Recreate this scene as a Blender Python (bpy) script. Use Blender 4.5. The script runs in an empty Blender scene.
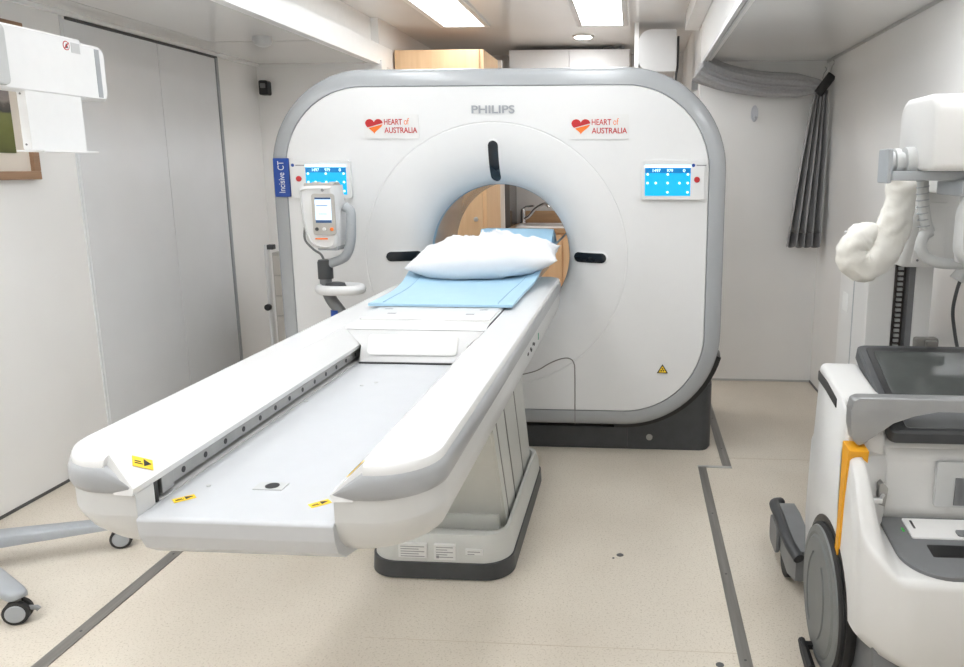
import bpy, bmesh, math, random
from mathutils import Vector, Matrix, noise
random.seed(3)
C = bpy.context.scene.collection
PI = math.pi
V = Vector

# ------------------------------------------------------------------ materials
def mat(name, col, rough=0.5, metal=0.0, coat=0.0, emit=0.0, noise_amt=0.0, noise_scale=20, bump=0.0, bump_scale=200,
        stretch=(1, 1, 1), spec=0.5, col2=None):
    m = bpy.data.materials.new(name); m.use_nodes = True
    nt = m.node_tree; b = nt.nodes['Principled BSDF']
    b.inputs['Base Color'].default_value = (*col, 1)
    b.inputs['Roughness'].default_value = rough
    b.inputs['Metallic'].default_value = metal
    b.inputs['Coat Weight'].default_value = coat
    b.inputs['Coat Roughness'].default_value = 0.08
    b.inputs['Specular IOR Level'].default_value = spec
    if emit:
        b.inputs['Emission Color'].default_value = (*col, 1)
        b.inputs['Emission Strength'].default_value = emit
    tc = nt.nodes.new('ShaderNodeTexCoord'); mp = nt.nodes.new('ShaderNodeMapping')
    mp.inputs['Scale'].default_value = stretch
    nt.links.new(tc.outputs['Object'], mp.inputs['Vector'])
    if noise_amt or col2:
        n = nt.nodes.new('ShaderNodeTexNoise'); n.inputs['Scale'].default_value = noise_scale
        n.inputs['Detail'].default_value = 4
        nt.links.new(mp.outputs['Vector'], n.inputs['Vector'])
        r = nt.nodes.new('ShaderNodeValToRGB')
        r.color_ramp.elements[0].position = .35; r.color_ramp.elements[1].position = .65
        c2 = col2 if col2 else tuple(c * (1 - noise_amt) for c in col)
        r.color_ramp.elements[0].color = (*c2, 1); r.color_ramp.elements[1].color = (*col, 1)
        nt.links.new(n.outputs['Fac'], r.inputs['Fac'])
        nt.links.new(r.outputs['Color'], b.inputs['Base Color'])
    if bump:
        n2 = nt.nodes.new('ShaderNodeTexNoise'); n2.inputs['Scale'].default_value = bump_scale
        nt.links.new(mp.outputs['Vector'], n2.inputs['Vector'])
        bp = nt.nodes.new('ShaderNodeBump'); bp.inputs['Strength'].default_value = bump
        bp.inputs['Distance'].default_value = .002
        nt.links.new(n2.outputs['Fac'], bp.inputs['Height'])
        nt.links.new(bp.outputs['Normal'], b.inputs['Normal'])
    return m

def floor_mat():
    m = mat('speckled_vinyl', (.60, .54, .455), rough=.36)
    nt = m.node_tree; b = nt.nodes['Principled BSDF']
    tc = nt.nodes.new('ShaderNodeTexCoord')
    cols = [((.68, .62, .53), (.52, .455, .37), 150, .30, .45),
            ((1, 1, 1), (.62, .56, .50), 300, .27, .36)]
    last = None
    for c, d, sc, p0, p1 in cols:
        n = nt.nodes.new('ShaderNodeTexNoise'); n.inputs['Scale'].default_value = sc; n.inputs['Detail'].default_value = 2
        nt.links.new(tc.outputs['Object'], n.inputs['Vector'])
        r = nt.nodes.new('ShaderNodeValToRGB')
        r.color_ramp.elements[0].position = p0; r.color_ramp.elements[1].position = p1
        r.color_ramp.elements[0].color = (*d, 1); r.color_ramp.elements[1].color = (*c, 1)
        nt.links.new(n.outputs['Fac'], r.inputs['Fac'])
        if last is None: last = r.outputs['Color']
        else:
            mx = nt.nodes.new('ShaderNodeMix'); mx.data_type = 'RGBA'; mx.blend_type = 'MULTIPLY'
            mx.inputs['Factor'].default_value = 1
            nt.links.new(last, mx.inputs['A']); nt.links.new(r.outputs['Color'], mx.inputs['B'])
            last = mx.outputs['Result']
    n = nt.nodes.new('ShaderNodeTexNoise'); n.inputs['Scale'].default_value = 1.6; n.inputs['Detail'].default_value = 5
    nt.links.new(tc.outputs['Object'], n.inputs['Vector'])
    r = nt.nodes.new('ShaderNodeValToRGB')
    r.color_ramp.elements[0].color = (.90, .885, .87, 1); r.color_ramp.elements[1].color = (1, 1, 1, 1)
    r.color_ramp.elements[0].position = .35; r.color_ramp.elements[1].position = .62
    nt.links.new(n.outputs['Fac'], r.inputs['Fac'])
    mx = nt.nodes.new('ShaderNodeMix'); mx.data_type = 'RGBA'; mx.blend_type = 'MULTIPLY'; mx.inputs['Factor'].default_value = 1
    nt.links.new(last, mx.inputs['A']); nt.links.new(r.outputs['Color'], mx.inputs['B'])
    nt.links.new(mx.outputs['Result'], b.inputs['Base Color'])
    return m

def painting_mat():
    m = mat('landscape_paint', (.1, .12, .05), rough=.7)
    nt = m.node_tree; b = nt.nodes['Principled BSDF']
    tc = nt.nodes.new('ShaderNodeTexCoord'); sp = nt.nodes.new('ShaderNodeSeparateXYZ')
    nt.links.new(tc.outputs['Generated'], sp.inputs[0])
    n = nt.nodes.new('ShaderNodeTexNoise'); n.inputs['Scale'].default_value = 14; n.inputs['Detail'].default_value = 6
    nt.links.new(tc.outputs['Generated'], n.inputs['Vector'])
    ad = nt.nodes.new('ShaderNodeMath'); ad.operation = 'MULTIPLY_ADD'
    ad.inputs[1].default_value = .16
    nt.links.new(n.outputs['Fac'], ad.inputs[0]); nt.links.new(sp.outputs['Z'], ad.inputs[2])
    r = nt.nodes.new('ShaderNodeValToRGB')
    e = r.color_ramp.elements
    e[0].position = .0; e[0].color = (.07, .075, .02, 1)
    e[1].position = 1; e[1].color = (.55, .58, .62, 1)
    for p, c in ((.3, (.14, .15, .04, 1)), (.46, (.17, .18, .06, 1)), (.5, (.05, .05, .045, 1)), (.56, (.10, .085, .075, 1)),
                 (.62, (.28, .24, .22, 1)), (.78, (.18, .17, .18, 1)), (.84, (.42, .45, .5, 1))):
        q = e.new(p); q.color = c
    nt.links.new(ad.outputs[0], r.inputs['Fac']); nt.links.new(r.outputs['Color'], b.inputs['Base Color'])
    return m

M = dict(
    wall=mat('white_wall_laminate', (.87, .865, .855), rough=.25, noise_amt=.02, noise_scale=3),
    wall_right=mat('white_gloss_wall', (.88, .875, .865), rough=.14, noise_amt=.02, noise_scale=3),
    ceil=mat('gloss_ceiling_panel', (.86, .855, .845), rough=.10, noise_amt=.02, noise_scale=2),
    ceil_c=mat('white_ceiling_panel', (.89, .885, .875), rough=.2, noise_amt=.02, noise_scale=2),
    trim=mat('white_trim', (.88, .88, .87), rough=.3, noise_amt=.02),
    seam=mat('seam_grey', (.50, .50, .49), rough=.6, noise_amt=.05),
    dark_seam=mat('dark_seam', (.10, .10, .10), rough=.6, noise_amt=.1),
    door=mat('cool_grey_door', (.76, .775, .795), rough=.25, noise_amt=.03, noise_scale=4),
    floor=floor_mat(),
    strip=mat('brushed_floor_strip', (.30, .285, .265), rough=.42, metal=.55, noise_amt=.25, noise_scale=60, stretch=(1, .05, 1)),
    strip_end=mat('bright_strip_end', (.62, .62, .61), rough=.3, metal=.7, noise_amt=.1),
    alu=mat('aluminium', (.74, .75, .76), rough=.34, metal=.7, noise_amt=.08),
    chrome=mat('chrome', (.75, .75, .76), rough=.12, metal=1, noise_amt=.04),
    steel=mat('machined_steel', (.42, .42, .41), rough=.32, metal=.8, noise_amt=.12),
    gantry=mat('white_gantry_enamel', (.72, .722, .725), rough=.28, coat=.15, noise_amt=.01),
    rim=mat('silver_grey_rim', (.38, .395, .41), rough=.27, coat=.25, noise_amt=.03, noise_scale=6),
    base=mat('charcoal_plastic', (.055, .058, .062), rough=.42, noise_amt=.15),
    black=mat('black_plastic', (.012, .012, .013), rough=.35, noise_amt=.2),
    blackgloss=mat('black_glass', (.012, .016, .022), rough=.06, noise_amt=.2),
    rubber=mat('black_rubber', (.03, .03, .03), rough=.7, noise_amt=.2),
    table=mat('white_table_enamel', (.70, .702, .705), rough=.25, coat=.2, noise_amt=.01),
    shell=mat('light_grey_shell', (.60, .605, .605), rough=.3, noise_amt=.03, noise_scale=5),
    tray=mat('pale_grey_tray', (.53, .545, .57), rough=.36, noise_amt=.02),
    bumper=mat('grey_bumper', (.36, .37, .385), rough=.3, coat=.1, noise_amt=.06, noise_scale=10),
    ped=mat('grey_pedestal', (.58, .585, .56), rough=.4, noise_amt=.03),
    yellow=mat('warning_yellow', (.93, .62, .015), rough=.45, noise_amt=.04),
    ink=mat('black_ink', (.02, .02, .02), rough=.6, noise_amt=.1),
    greyink=mat('grey_ink', (.28, .28, .29), rough=.6, noise_amt=.1),
    paper=mat('white_label', (.75, .75, .74), rough=.5, noise_amt=.02),
    sticker=mat('pale_sticker', (.70, .70, .695), rough=.3, noise_amt=.01),
    red=mat('logo_red', (.50, .012, .016), rough=.45, noise_amt=.06),
    orange=mat('logo_orange', (.84, .17, .012), rough=.45, noise_amt=.06),
    blue=mat('badge_blue', (.008, .06, .32), rough=.35, noise_amt=.06),
    white=mat('white_print', (.80, .80, .80), rough=.4, noise_amt=.02),
    silver=mat('silver_letters', (.36, .38, .41), rough=.35, metal=.2, noise_amt=.05),
    screen=mat('blue_touch_screen', (.0, .27, .52), rough=.25, emit=1.0, noise_amt=.05),
    screen_bar=mat('screen_header', (.0, .11, .30), rough=.25, emit=1.0, noise_amt=.05),
    screen_lit=mat('screen_symbols', (.55, .9, 1.0), rough=.3, emit=1.3, noise_amt=.02),
    lcd=mat('pale_lcd', (.55, .68, .82), rough=.25, emit=.8, noise_amt=.04, noise_scale=60),
    lcd_bar=mat('lcd_header', (.02, .06, .16), rough=.25, emit=.3, noise_amt=.05),
    matt=mat('blue_vinyl', (.38, .585, .74), rough=.42, noise_amt=.03, bump=.15, bump_scale=60),
    pillow=mat('white_pillow_cotton', (.71, .72, .745), rough=.8, noise_amt=.02, bump=.3, bump_scale=300),
    matt_seam=mat('blue_vinyl_seam', (.27, .45, .60), rough=.5, noise_amt=.05),
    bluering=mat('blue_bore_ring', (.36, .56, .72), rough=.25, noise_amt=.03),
    liner=mat('bore_liner', (.50, .49, .48), rough=.12, noise_amt=.03),
    cool=mat('cool_grey_plastic', (.36, .38, .40), rough=.35, noise_amt=.05),
    midgrey=mat('mid_grey_plastic', (.20, .205, .21), rough=.4, noise_amt=.08),
    lightgrey=mat('light_grey_plastic', (.52, .53, .53), rough=.38, noise_amt=.04),
    beige=mat('beige_drawer', (.57, .54, .50), rough=.45, noise_amt=.03),
    hookw=mat('hook_white', (.62, .64, .69), rough=.3, noise_amt=.02),
    clamp=mat('clamp_grey', (.13, .125, .115), rough=.45, noise_amt=.06),
    floor_seam=mat('floor_weld_seam', (.56, .48, .38), rough=.5, noise_amt=.05),
    taupe_dark=mat('dark_taupe_seam', (.22, .21, .20), rough=.6, noise_amt=.05),
    taupe=mat('taupe_plastic', (.46, .44, .41), rough=.45, noise_amt=.03),
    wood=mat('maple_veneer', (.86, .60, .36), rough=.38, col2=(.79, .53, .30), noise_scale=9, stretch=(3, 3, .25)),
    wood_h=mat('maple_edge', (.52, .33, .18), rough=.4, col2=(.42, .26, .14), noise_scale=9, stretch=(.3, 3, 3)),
    frame_wood=mat('brown_frame_wood', (.33, .20, .12), rough=.5, col2=(.25, .145, .085), noise_scale=12, stretch=(3, .3, 3)),
    mount=mat('cream_mount', (.70, .63, .55), rough=.8, noise_amt=.02),
    painting=painting_mat(),
    tile=mat('white_tile', (.70, .69, .68), rough=.15, noise_amt=.03),
    curtain=mat('grey_curtain_cloth', (.43, .43, .44), rough=.85, noise_amt=.12, noise_scale=90, bump=.4, bump_scale=500),
    curtain_hem=mat('dark_curtain_hem', (.29, .29, .30), rough=.85, noise_amt=.12, noise_scale=90),
    xwhite=mat('white_cart_shell', (.65, .648, .64), rough=.33, noise_amt=.02, noise_scale=4),
    xgrey=mat('slate_grey_plastic', (.165, .17, .178), rough=.42, noise_amt=.08),
    xhandle=mat('silver_handle', (.31, .315, .32), rough=.3, metal=.35, noise_amt=.06),
    wheelg=mat('grey_wheel_disc', (.175, .185, .185), rough=.45, noise_amt=.12, noise_scale=6),
    xyellow=mat('amber_stripe', (.80, .37, .012), rough=.45, noise_amt=.08, noise_scale=60),
    glass=mat('dark_display_glass', (.065, .072, .07), rough=.09, noise_amt=.1, spec=.7),
    sleeve=mat('ivory_cloth_cover', (.76, .745, .70), rough=.75, noise_amt=.05, bump=.3, bump_scale=80),
    rack=mat('dark_rack', (.10, .085, .08), rough=.4, metal=.4, noise_amt=.4, noise_scale=50),
    steelsink=mat('white_sink', (.80, .80, .80), rough=.2, noise_amt=.01),
    panelgrey=mat('grey_gloss_panel', (.17, .165, .16), rough=.10, noise_amt=.1, noise_scale=5),
    lamp=mat('lamp_diffuser', (.965, .985, 1), rough=.5, emit=7.0),
    lampsmall=mat('downlight_diffuser', (.98, .99, 1), rough=.5, emit=110.0),
    lampframe=mat('lamp_frame', (.72, .72, .71), rough=.4, noise_amt=.02),
)

# ------------------------------------------------------------------ mesh builder
class MB:
    def __init__(s): s.bm = bmesh.new()
    def _bev(s, verts, off, seg):
        vs = set(verts)
        ed = [e for e in s.bm.edges if e.verts[0] in vs and e.verts[1] in vs]
        bmesh.ops.bevel(s.bm, geom=ed, offset=off, segments=seg, affect='EDGES', profile=.5, clamp_overlap=True)
    def box(s, x0, x1, y0, y1, z0, z1, bev=0, seg=2, mx=None):
        co = [(x, y, z) for x in (x0, x1) for y in (y0, y1) for z in (z0, z1)]
        v = [s.bm.verts.new(mx @ V(c) if mx else c) for c in co]
        for f in ((0, 1, 3, 2), (4, 6, 7, 5), (0, 4, 5, 1), (2, 3, 7, 6), (0, 2, 6, 4), (1, 5, 7, 3)):
            s.bm.faces.new([v[i] for i in f])
        if bev: s._bev(v, bev, seg)
        return s
    def loft(s, loops, closed=True, cap=True):
        rows = [[s.bm.verts.new(c) for c in L] for L in loops]
        for a, b in zip(rows, rows[1:]):
            n = len(a)
            for i in range(n if closed else n - 1):
                j = (i + 1) % n
                try: s.bm.faces.new((a[i], a[j], b[j], b[i]))
                except ValueError: pass
        if cap and closed:
            s.bm.faces.new(rows[0][::-1]); s.bm.faces.new(rows[-1])
        return s
    def tube(s, pts, r, n=12, closed=False, radii=None, flat=1.0, cap=True):
        pts = [V(p) for p in pts]; N = len(pts); loops = []
        ref = None
        for i, p in enumerate(pts):
            if closed: t = pts[(i + 1) % N] - pts[i - 1]
            else: t = pts[min(i + 1, N - 1)] - pts[max(i - 1, 0)]
            t.normalize()
            if ref is None:
                ref = V((0, 0, 1)) if abs(t.z) < .9 else V((0, 1, 0))
            u = t.cross(ref)
            if u.length < 1e-5: u = t.orthogonal()
            u.normalize(); w = u.cross(t).normalized(); ref = w
            rr = radii[i] if radii else r
            loops.append([p + u * math.cos(2 * PI * k / n) * rr + w * math.sin(2 * PI * k / n) * rr * flat for k in range(n)])
        if closed: loops.append(loops[0]); cap = False
        s.loft(loops, True, cap)
        return s
    def cyl(s, p0, p1, r0, r1=None, n=24):
        r1 = r0 if r1 is None else r1
        p0, p1 = V(p0), V(p1); t = (p1 - p0).normalized(); u = t.orthogonal().normalized(); w = t.cross(u)
        s.loft([[p + (u * math.cos(2 * PI * k / n) + w * math.sin(2 * PI * k / n)) * r for k in range(n)] for p, r in ((p0, r0), (p1, r1))])
        return s
    def lathe(s, c, axis, prof, n=32):      # prof: (distance along axis, radius)
        c = V(c); t = V(axis).normalized(); u = t.orthogonal().normalized(); w = t.cross(u)
        s.loft([[c + t * d + (u * math.cos(2 * PI * k / n) + w * math.sin(2 * PI * k / n)) * max(r, 1e-4) for k in range(n)] for d, r in prof])
        return s
    def prism(s, poly, axis, a, b, bev=0, seg=2):
        f = {'x': lambda p, d: (d, p[0], p[1]), 'y': lambda p, d: (p[0], d, p[1]), 'z': lambda p, d: (p[0], p[1], d)}[axis]
        A = [s.bm.verts.new(f(p, a)) for p in poly]; B = [s.bm.verts.new(f(p, b)) for p in poly]
        n = len(poly)
        for i in range(n): s.bm.faces.new((A[i], A[(i + 1) % n], B[(i + 1) % n], B[i]))
        s.bm.faces.new(A[::-1]); s.bm.faces.new(B)
        if bev: s._bev(A + B, bev, seg)
        return s
    def text(s, body, x, y, z, w, h, thick=.001, rot=0, bold=0.0):   # on a plane that faces -Y, its lower left corner at x, z
        cu = bpy.data.curves.new('lettering', 'FONT'); cu.body = body; cu.size = 1; cu.offset = bold
        cu.extrude = 0
        o = bpy.data.objects.new('lettering', cu); C.objects.link(o)
        bpy.context.view_layer.update()
        me = bpy.data.meshes.new_from_object(o.evaluated_get(bpy.context.evaluated_depsgraph_get()))
        bpy.data.objects.remove(o); bpy.data.curves.remove(cu)
        xs = [v.co.x for v in me.vertices]; ys = [v.co.y for v in me.vertices]
        sx = w / (max(xs) - min(xs)); sy = h / (max(ys) - min(ys))
        c, q = math.cos(rot), math.sin(rot)
        for v in me.vertices:
            a, b = (v.co.x - min(xs)) * sx, (v.co.y - min(ys)) * sy
            v.co = (x + a * c - b * q, y, z + a * q + b * c)
        n0 = len(s.bm.verts); nf = len(s.bm.faces)
        s.bm.from_mesh(me); bpy.data.meshes.remove(me)
        s.bm.faces.ensure_lookup_table()
        fs = s.bm.faces[nf:]
        g = bmesh.ops.extrude_face_region(s.bm, geom=list(fs))
        for e in g['geom']:
            if isinstance(e, bmesh.types.BMVert): e.co.y -= thick
        return s

ORI = {}
def part(name, mb, m, parent=None, smooth=35, kind=None, label=None, category=None, group=None):
    bm = mb.bm
    bmesh.ops.recalc_face_normals(bm, faces=bm.faces)
    if parent is None:
        xs = [v.co for v in bm.verts]
        lo = V([min(c[i] for c in xs) for i in range(3)]); hi = V([max(c[i] for c in xs) for i in range(3)])
        org = V(((lo.x + hi.x) / 2, (lo.y + hi.y) / 2, lo.z))
    else: org = ORI[parent.name]
    bmesh.ops.translate(bm, verts=bm.verts, vec=-org)
    me = bpy.data.meshes.new(name); bm.to_mesh(me); bm.free()
    me.materials.append(m)
    for p in me.polygons: p.use_smooth = True
    me.set_sharp_from_angle(angle=math.radians(smooth))
    o = bpy.data.objects.new(name, me); C.objects.link(o)
    if parent: o.parent = parent
    else: o.location = org
    if smooth < 45:
        wn = o.modifiers.new('weighted_normals', 'WEIGHTED_NORMAL'); wn.keep_sharp = True; wn.weight = 60
    ORI[o.name] = org
    if kind: o['kind'] = kind
    if label: o['label'] = label
    if category: o['category'] = category
    if group: o['group'] = group
    return o
def thing(name, label, cat, loc, group=None):
    o = bpy.data.objects.new(name, None); C.objects.link(o); o.location = loc; o.empty_display_size = .1
    o['label'] = label; o['category'] = cat
    if group: o['group'] = group
    ORI[o.name] = V(loc)
    return o
def dup(root, off, label, group=None):
    r = root.copy(); C.objects.link(r); r.location = root.location + V(off); r['label'] = label
    for ch in list(root.children):
        c = ch.copy(); C.objects.link(c); c.parent = r
        for g in list(ch.children):
            d = g.copy(); C.objects.link(d); d.parent = c
    return r
def struct(name, mb, m, parent=None): return part(name, mb, m, parent, kind='structure')

def arc(cx, cy, r, a0, a1, n=8):
    return [(cx + r * math.cos(math.radians(a0 + (a1 - a0) * i / n)), cy + r * math.sin(math.radians(a0 + (a1 - a0) * i / n))) for i in range(n + 1)]
def rrect(x0, x1, y0, y1, r, n=8):
    rs = r if isinstance(r, (list, tuple)) else [r] * 4      # ll, lr, ur, ul
    P = []
    for (cx, cy, a), q in zip(((x0, y0, 180), (x1, y0, 270), (x1, y1, 0), (x0, y1, 90)), rs):
        sx = 1 if cx == x0 else -1; sy = 1 if cy == y0 else -1
        P += arc(cx + sx * q, cy + sy * q, max(q, 1e-4), a, a + 90, n)
    return P
def bez(pts, n=10):          # smooth Catmull-Rom path
    P = [V(p) for p in pts]; out = []
    for i in range(len(P) - 1):
        a, b, c, d = P[max(i - 1, 0)], P[i], P[i + 1], P[min(i + 2, len(P) - 1)]
        for k in range(n):
            t = k / n
            out.append(.5 * ((2 * b) + (c - a) * t + (2 * a - 5 * b + 4 * c - d) * t * t + (3 * b - a - 3 * c + d) * t ** 3))
    out.append(P[-1]); return out

# ================================================================== SETTING
LX, RX, CL, CR = -2.55, 1.18, -1.70, .40       # outer walls, edges of the two side bays
ZL, ZR, ZC = 2.085, 2.05, 2.37                 # ceilings
Y0, YBL, YBR, YF = -1.6, 5.20, 5.02, 6.95
struct('floor', MB().box(LX - .1, RX + .1, Y0 - .1, YF + .1, -.06, 0), M['floor'])
struct('wall_left', MB().box(LX - .06, LX, Y0, YBL + .06, 0, 2.45), M['wall'])
struct('wall_right', MB().box(RX, RX + .06, Y0, YBR + .06, 0, 2.45), M['wall_right'])
struct('wall_back_left', MB().box(LX, CL, YBL, YBL + .06, 0, 2.45), M['wall'])
struct('wall_back_right', MB().box(CR, RX, YBR, YBR + .06, 0, 2.45), M['wall'])
struct('wall_return_left', MB().box(CL - .06, CL, YBL + .06, YF, 0, 2.45), M['wall'])
struct('wall_return_right', MB().box(CR, CR + .06, YBR + .06, YF, 0, 2.45), M['wall'])
struct('wall_back', MB().box(CL, CR, YF, YF + .06, 0, 2.45), M['tile'])
struct('wall_front', MB().box(LX, RX, Y0 - .06, Y0, 0, 2.45), M['wall'])
struct('ceiling', MB().box(CL - .1, CR + .1, Y0, YF, ZC, ZC + .05), M['ceil_c'])
struct('ceiling_left', MB().box(LX, CL - .02, Y0, YBL, ZL, ZL + .05), M['ceil'])
struct('ceiling_right', MB().box(CR + .02, RX, Y0, YBR, ZR, ZR + .05), M['ceil'])
# beams along the edges of the two bays
struct('trim_1', MB().box(CL - .05, CL + .006, Y0, YBL + .26, 2.075, 2.205, .004).box(CL - .12, CL - .05, Y0, YF, 2.10, ZC), M['trim'])
struct('trim_2', MB().box(CR, CR + .05, Y0, YBR, 2.03, ZC, .003), M['trim'])
struct('trim_3', MB().box(CR - .09, CR, Y0, YBR + .2, 2.27, ZC, .004), M['trim'])
struct('trim_4', MB().box(CL - .10, CL + .02, 5.18, 5.28, 0, ZL + .02, .004), M['trim'])
# wall to ceiling trims, panel seams
struct('trim_5', MB().box(RX - .008, RX, Y0, YBR, ZR - .014, ZR, .002), M['seam'])
struct('trim_6', MB().box(LX, LX + .02, Y0, YBL, ZL - .02, ZL, .002), M['trim'])
struct('trim_7', MB().box(-2.36, -2.356, Y0, 4.28, ZL - .002, ZL).box(-2.36, CL - .05, 4.28, 4.284, ZL - .002, ZL), M['seam'])
struct('baseboard_left', MB().box(LX, LX + .006, Y0, YBL, 0, .012), M['dark_seam'])
struct('baseboard_right', MB().box(RX - .006, RX, Y0, YBR, 0, .012), M['dark_seam'])
struct('baseboard_back', MB().box(CR, RX, YBR - .006, YBR, 0, .012), M['seam'])
d = struct('door_1', MB().box(LX, LX + .008, 3.41, 4.09, .012, 2.05, .002).box(LX, LX + .008, 4.094, 4.66, .012, 2.05, .002), M['door'])
struct('door_track', MB().box(LX, LX + .010, 3.43, 4.69, 2.052, 2.064), M['dark_seam'], d)
struct('door_edge', MB().box(LX, LX + .012, 4.665, 4.69, 0, 2.055), M['cool'], d)
struct('door_jamb', MB().box(LX, LX + .005, 3.395, 3.41, 0, 2.07), M['door'], d)
struct('door_seam', MB().box(LX, LX + .004, 4.09, 4.094, .012, 2.05), M['beige'], d)
# aluminium strips in the floor
def strip(n, x0, x1, y0, y1, m):
    o = struct('trim_%d' % n, MB().box(x0, x1, y0, y1, 0, .004, .001), m)
    mb = MB(); k = y0 + .25
    while k < y1 - .1:
        mb.cyl(((x0 + x1) / 2, k, .003), ((x0 + x1) / 2, k, .0048), .004, n=10); k += .48
    struct('strip_screw', mb, M['dark_seam'], o)
strip(8, -1.70, -1.655, Y0, 5.2, M['strip'])
strip(9, .318, .356, Y0, 3.47, M['strip'])
strip(10, .436, .478, 3.47, 5.02, M['strip'])
struct('trim_11', MB().box(.318, .478, 3.468, 3.488, 0, .005, .001), M['strip_end'])
for i, (x, y, r) in enumerate(((-.036, 2.605, .011), (-.06, 2.58, .004), (.262, 1.99, .010))):
    o = struct('trim_%d' % (12 + i), MB().lathe((x, y, 0), (0, 0, 1), ((0, r * 1.2), (.0015, r), (.002, r * .3))), M['dark_seam'])
struct('trim_15', MB().box(.42, RX, 3.60, 3.603, 0, .0008).box(-.8, .318, 2.045, 2.047, 0, .0006), M['floor_seam'])

# ================================================================== LAMPS
def ceiling_lamp(label, x0, x1, y0, y1):
    t = thing('ceiling_light', label, 'ceiling light', ((x0 + x1) / 2, (y0 + y1) / 2, ZC - .02), 'recessed ceiling light panels')
    mb = MB(); f = .035
    mb.box(x0 - f, x1 + f, y0 - f, y0, ZC - .02, ZC).box(x0 - f, x1 + f, y1, y1 + f, ZC - .02, ZC)
    mb.box(x0 - f, x0, y0, y1, ZC - .02, ZC).box(x1, x1 + f, y0, y1, ZC - .02, ZC)
    part('frame', mb, M['lampframe'], t)
    part('diffuser', MB().box(x0, x1, y0, y1, ZC - .014, ZC - .002), M['lamp'], t)
    return t
l1 = ceiling_lamp('bright white ceiling light panel left of centre, above the wooden cupboard side', -1.315, -1.04, 4.15, 5.45)
dup(l1, (.945, .02, 0), 'bright white ceiling light panel right of centre, in front of the white overhead cupboard')
dup(l1, (0, -1.9, 0), 'left ceiling light panel above the scanner table, nearer the viewer')
dup(l1, (.945, -1.9, 0), 'right ceiling light panel above the scanner table, nearer the viewer')
dup(l1, (0, -3.8, 0), 'left ceiling light panel nearest the viewer')
dup(l1, (.945, -3.8, 0), 'right ceiling light panel nearest the viewer')
dup(l1, (0, -5.5, 0), 'unseen left fill light panel added behind the viewer')  # unseen rear pair, added to brighten the scanner front
dup(l1, (.945, -5.5, 0), 'unseen right fill light panel added behind the viewer')
for x, z, nm in ((-1.0, ZL - ZC, 'left'), (2.02, ZR - ZC, 'right')):  # unseen bay panels, added as fill to brighten the bays and their walls
    dup(l1, (x, -2.85 if nm == 'left' else -2.55, z), nm + ' side bay fill light panel added out of view above the nearer part of the bay')
    if nm == 'left': dup(l1, (x, -4.0, z), nm + ' side bay fill light panel added out of view beside the viewer')
t = thing('downlight', 'small round ceiling downlight in front of the white overhead cupboard', 'ceiling light', (-.40, 6.0, ZC - .012))
part('trim_ring', MB().lathe((-.40, 6.0, ZC - .012), (0, 0, 1), ((.003, .055), (0, .075), (.012, .08))), M['lampframe'], t)
part('diffuser', MB().cyl((-.40, 6.0, ZC - .0135), (-.40, 6.0, ZC - .006), .06), M['lampsmall'], t)

# ================================================================== CT SCANNER
GX, GZ = -.66, .98
HW, HH, GCZ, GR = 1.083, .854, .999, .47
N = 192
def outline(inset, y, bulge=0):
    L = []
    for k in range(N):
        a = 2 * PI * k / N; c, s = math.cos(a), math.sin(a)
        lo, hi = 0, 2.0
        for _ in range(40):
            m_ = (lo + hi) / 2
            px, pz = abs(m_ * c), abs(GZ + m_ * s - GCZ)
            r = max(GR - inset, .02)
            qx, qz = px - (HW - inset) + r, pz - (HH - inset) + r
            d_ = math.hypot(max(qx, 0), max(qz, 0)) + min(max(qx, qz), 0) - r
            if d_ < 0: lo = m_
            else: hi = m_
        L.append(V((GX + lo * c, y, GZ + lo * s)))
    return L
def circ(r, y): return [V((GX + r * math.cos(2 * PI * k / N), y, GZ + r * math.sin(2 * PI * k / N))) for k in range(N)]
def mixl(A, B, t): return [a.lerp(b, t) for a, b in zip(A, B)]
g = thing('ct_scanner', 'large white CT scanner ring with silver grey rim on a charcoal base', 'scanner', (GX, 4.05, 0))
# white front with the flare into the bore
A = outline(.088, 3.600); B = circ(.632, 3.5985)
loops = [outline(.084, 3.608), A, mixl(A, B, .25), mixl(A, B, .5), mixl(A, B, .75), B, circ(.630, 3.6005), circ(.626, 3.6005), circ(.624, 3.5985), circ(.618, 3.5985)]
RT = .345
for k in range(1, 15):
    q = k / 14
    loops.append(circ(.618 - (.618 - RT) * math.sin(q * PI / 2) ** .92, 3.5985 + .155 * (1 - math.cos(q * PI / 2)) ** 1.1))
part('front_cover', MB().loft(loops, cap=False), M['gantry'], g, 40)
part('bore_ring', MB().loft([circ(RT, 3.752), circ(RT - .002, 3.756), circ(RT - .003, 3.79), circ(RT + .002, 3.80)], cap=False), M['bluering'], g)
part('bore_liner', MB().loft([circ(RT + .002, 3.80), circ(RT + .004, 4.32), circ(.40, 4.40), circ(.52, 4.46)], cap=False), M['liner'], g)
part('rim', MB().loft([outline(.084, 3.610), outline(.080, 3.602), outline(.062, 3.602), outline(.038, 3.607), outline(.020, 3.615),
                       outline(.007, 3.630), outline(.001, 3.650), outline(0, 3.68), outline(0, 4.30)], cap=False), M['rim'], g, 60)
part('rear_cover', MB().loft([outline(0, 4.30), outline(.004, 4.302), outline(.004, 4.42), outline(.05, 4.47), circ(.52, 4.46)], cap=False), M['gantry'], g)
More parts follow.
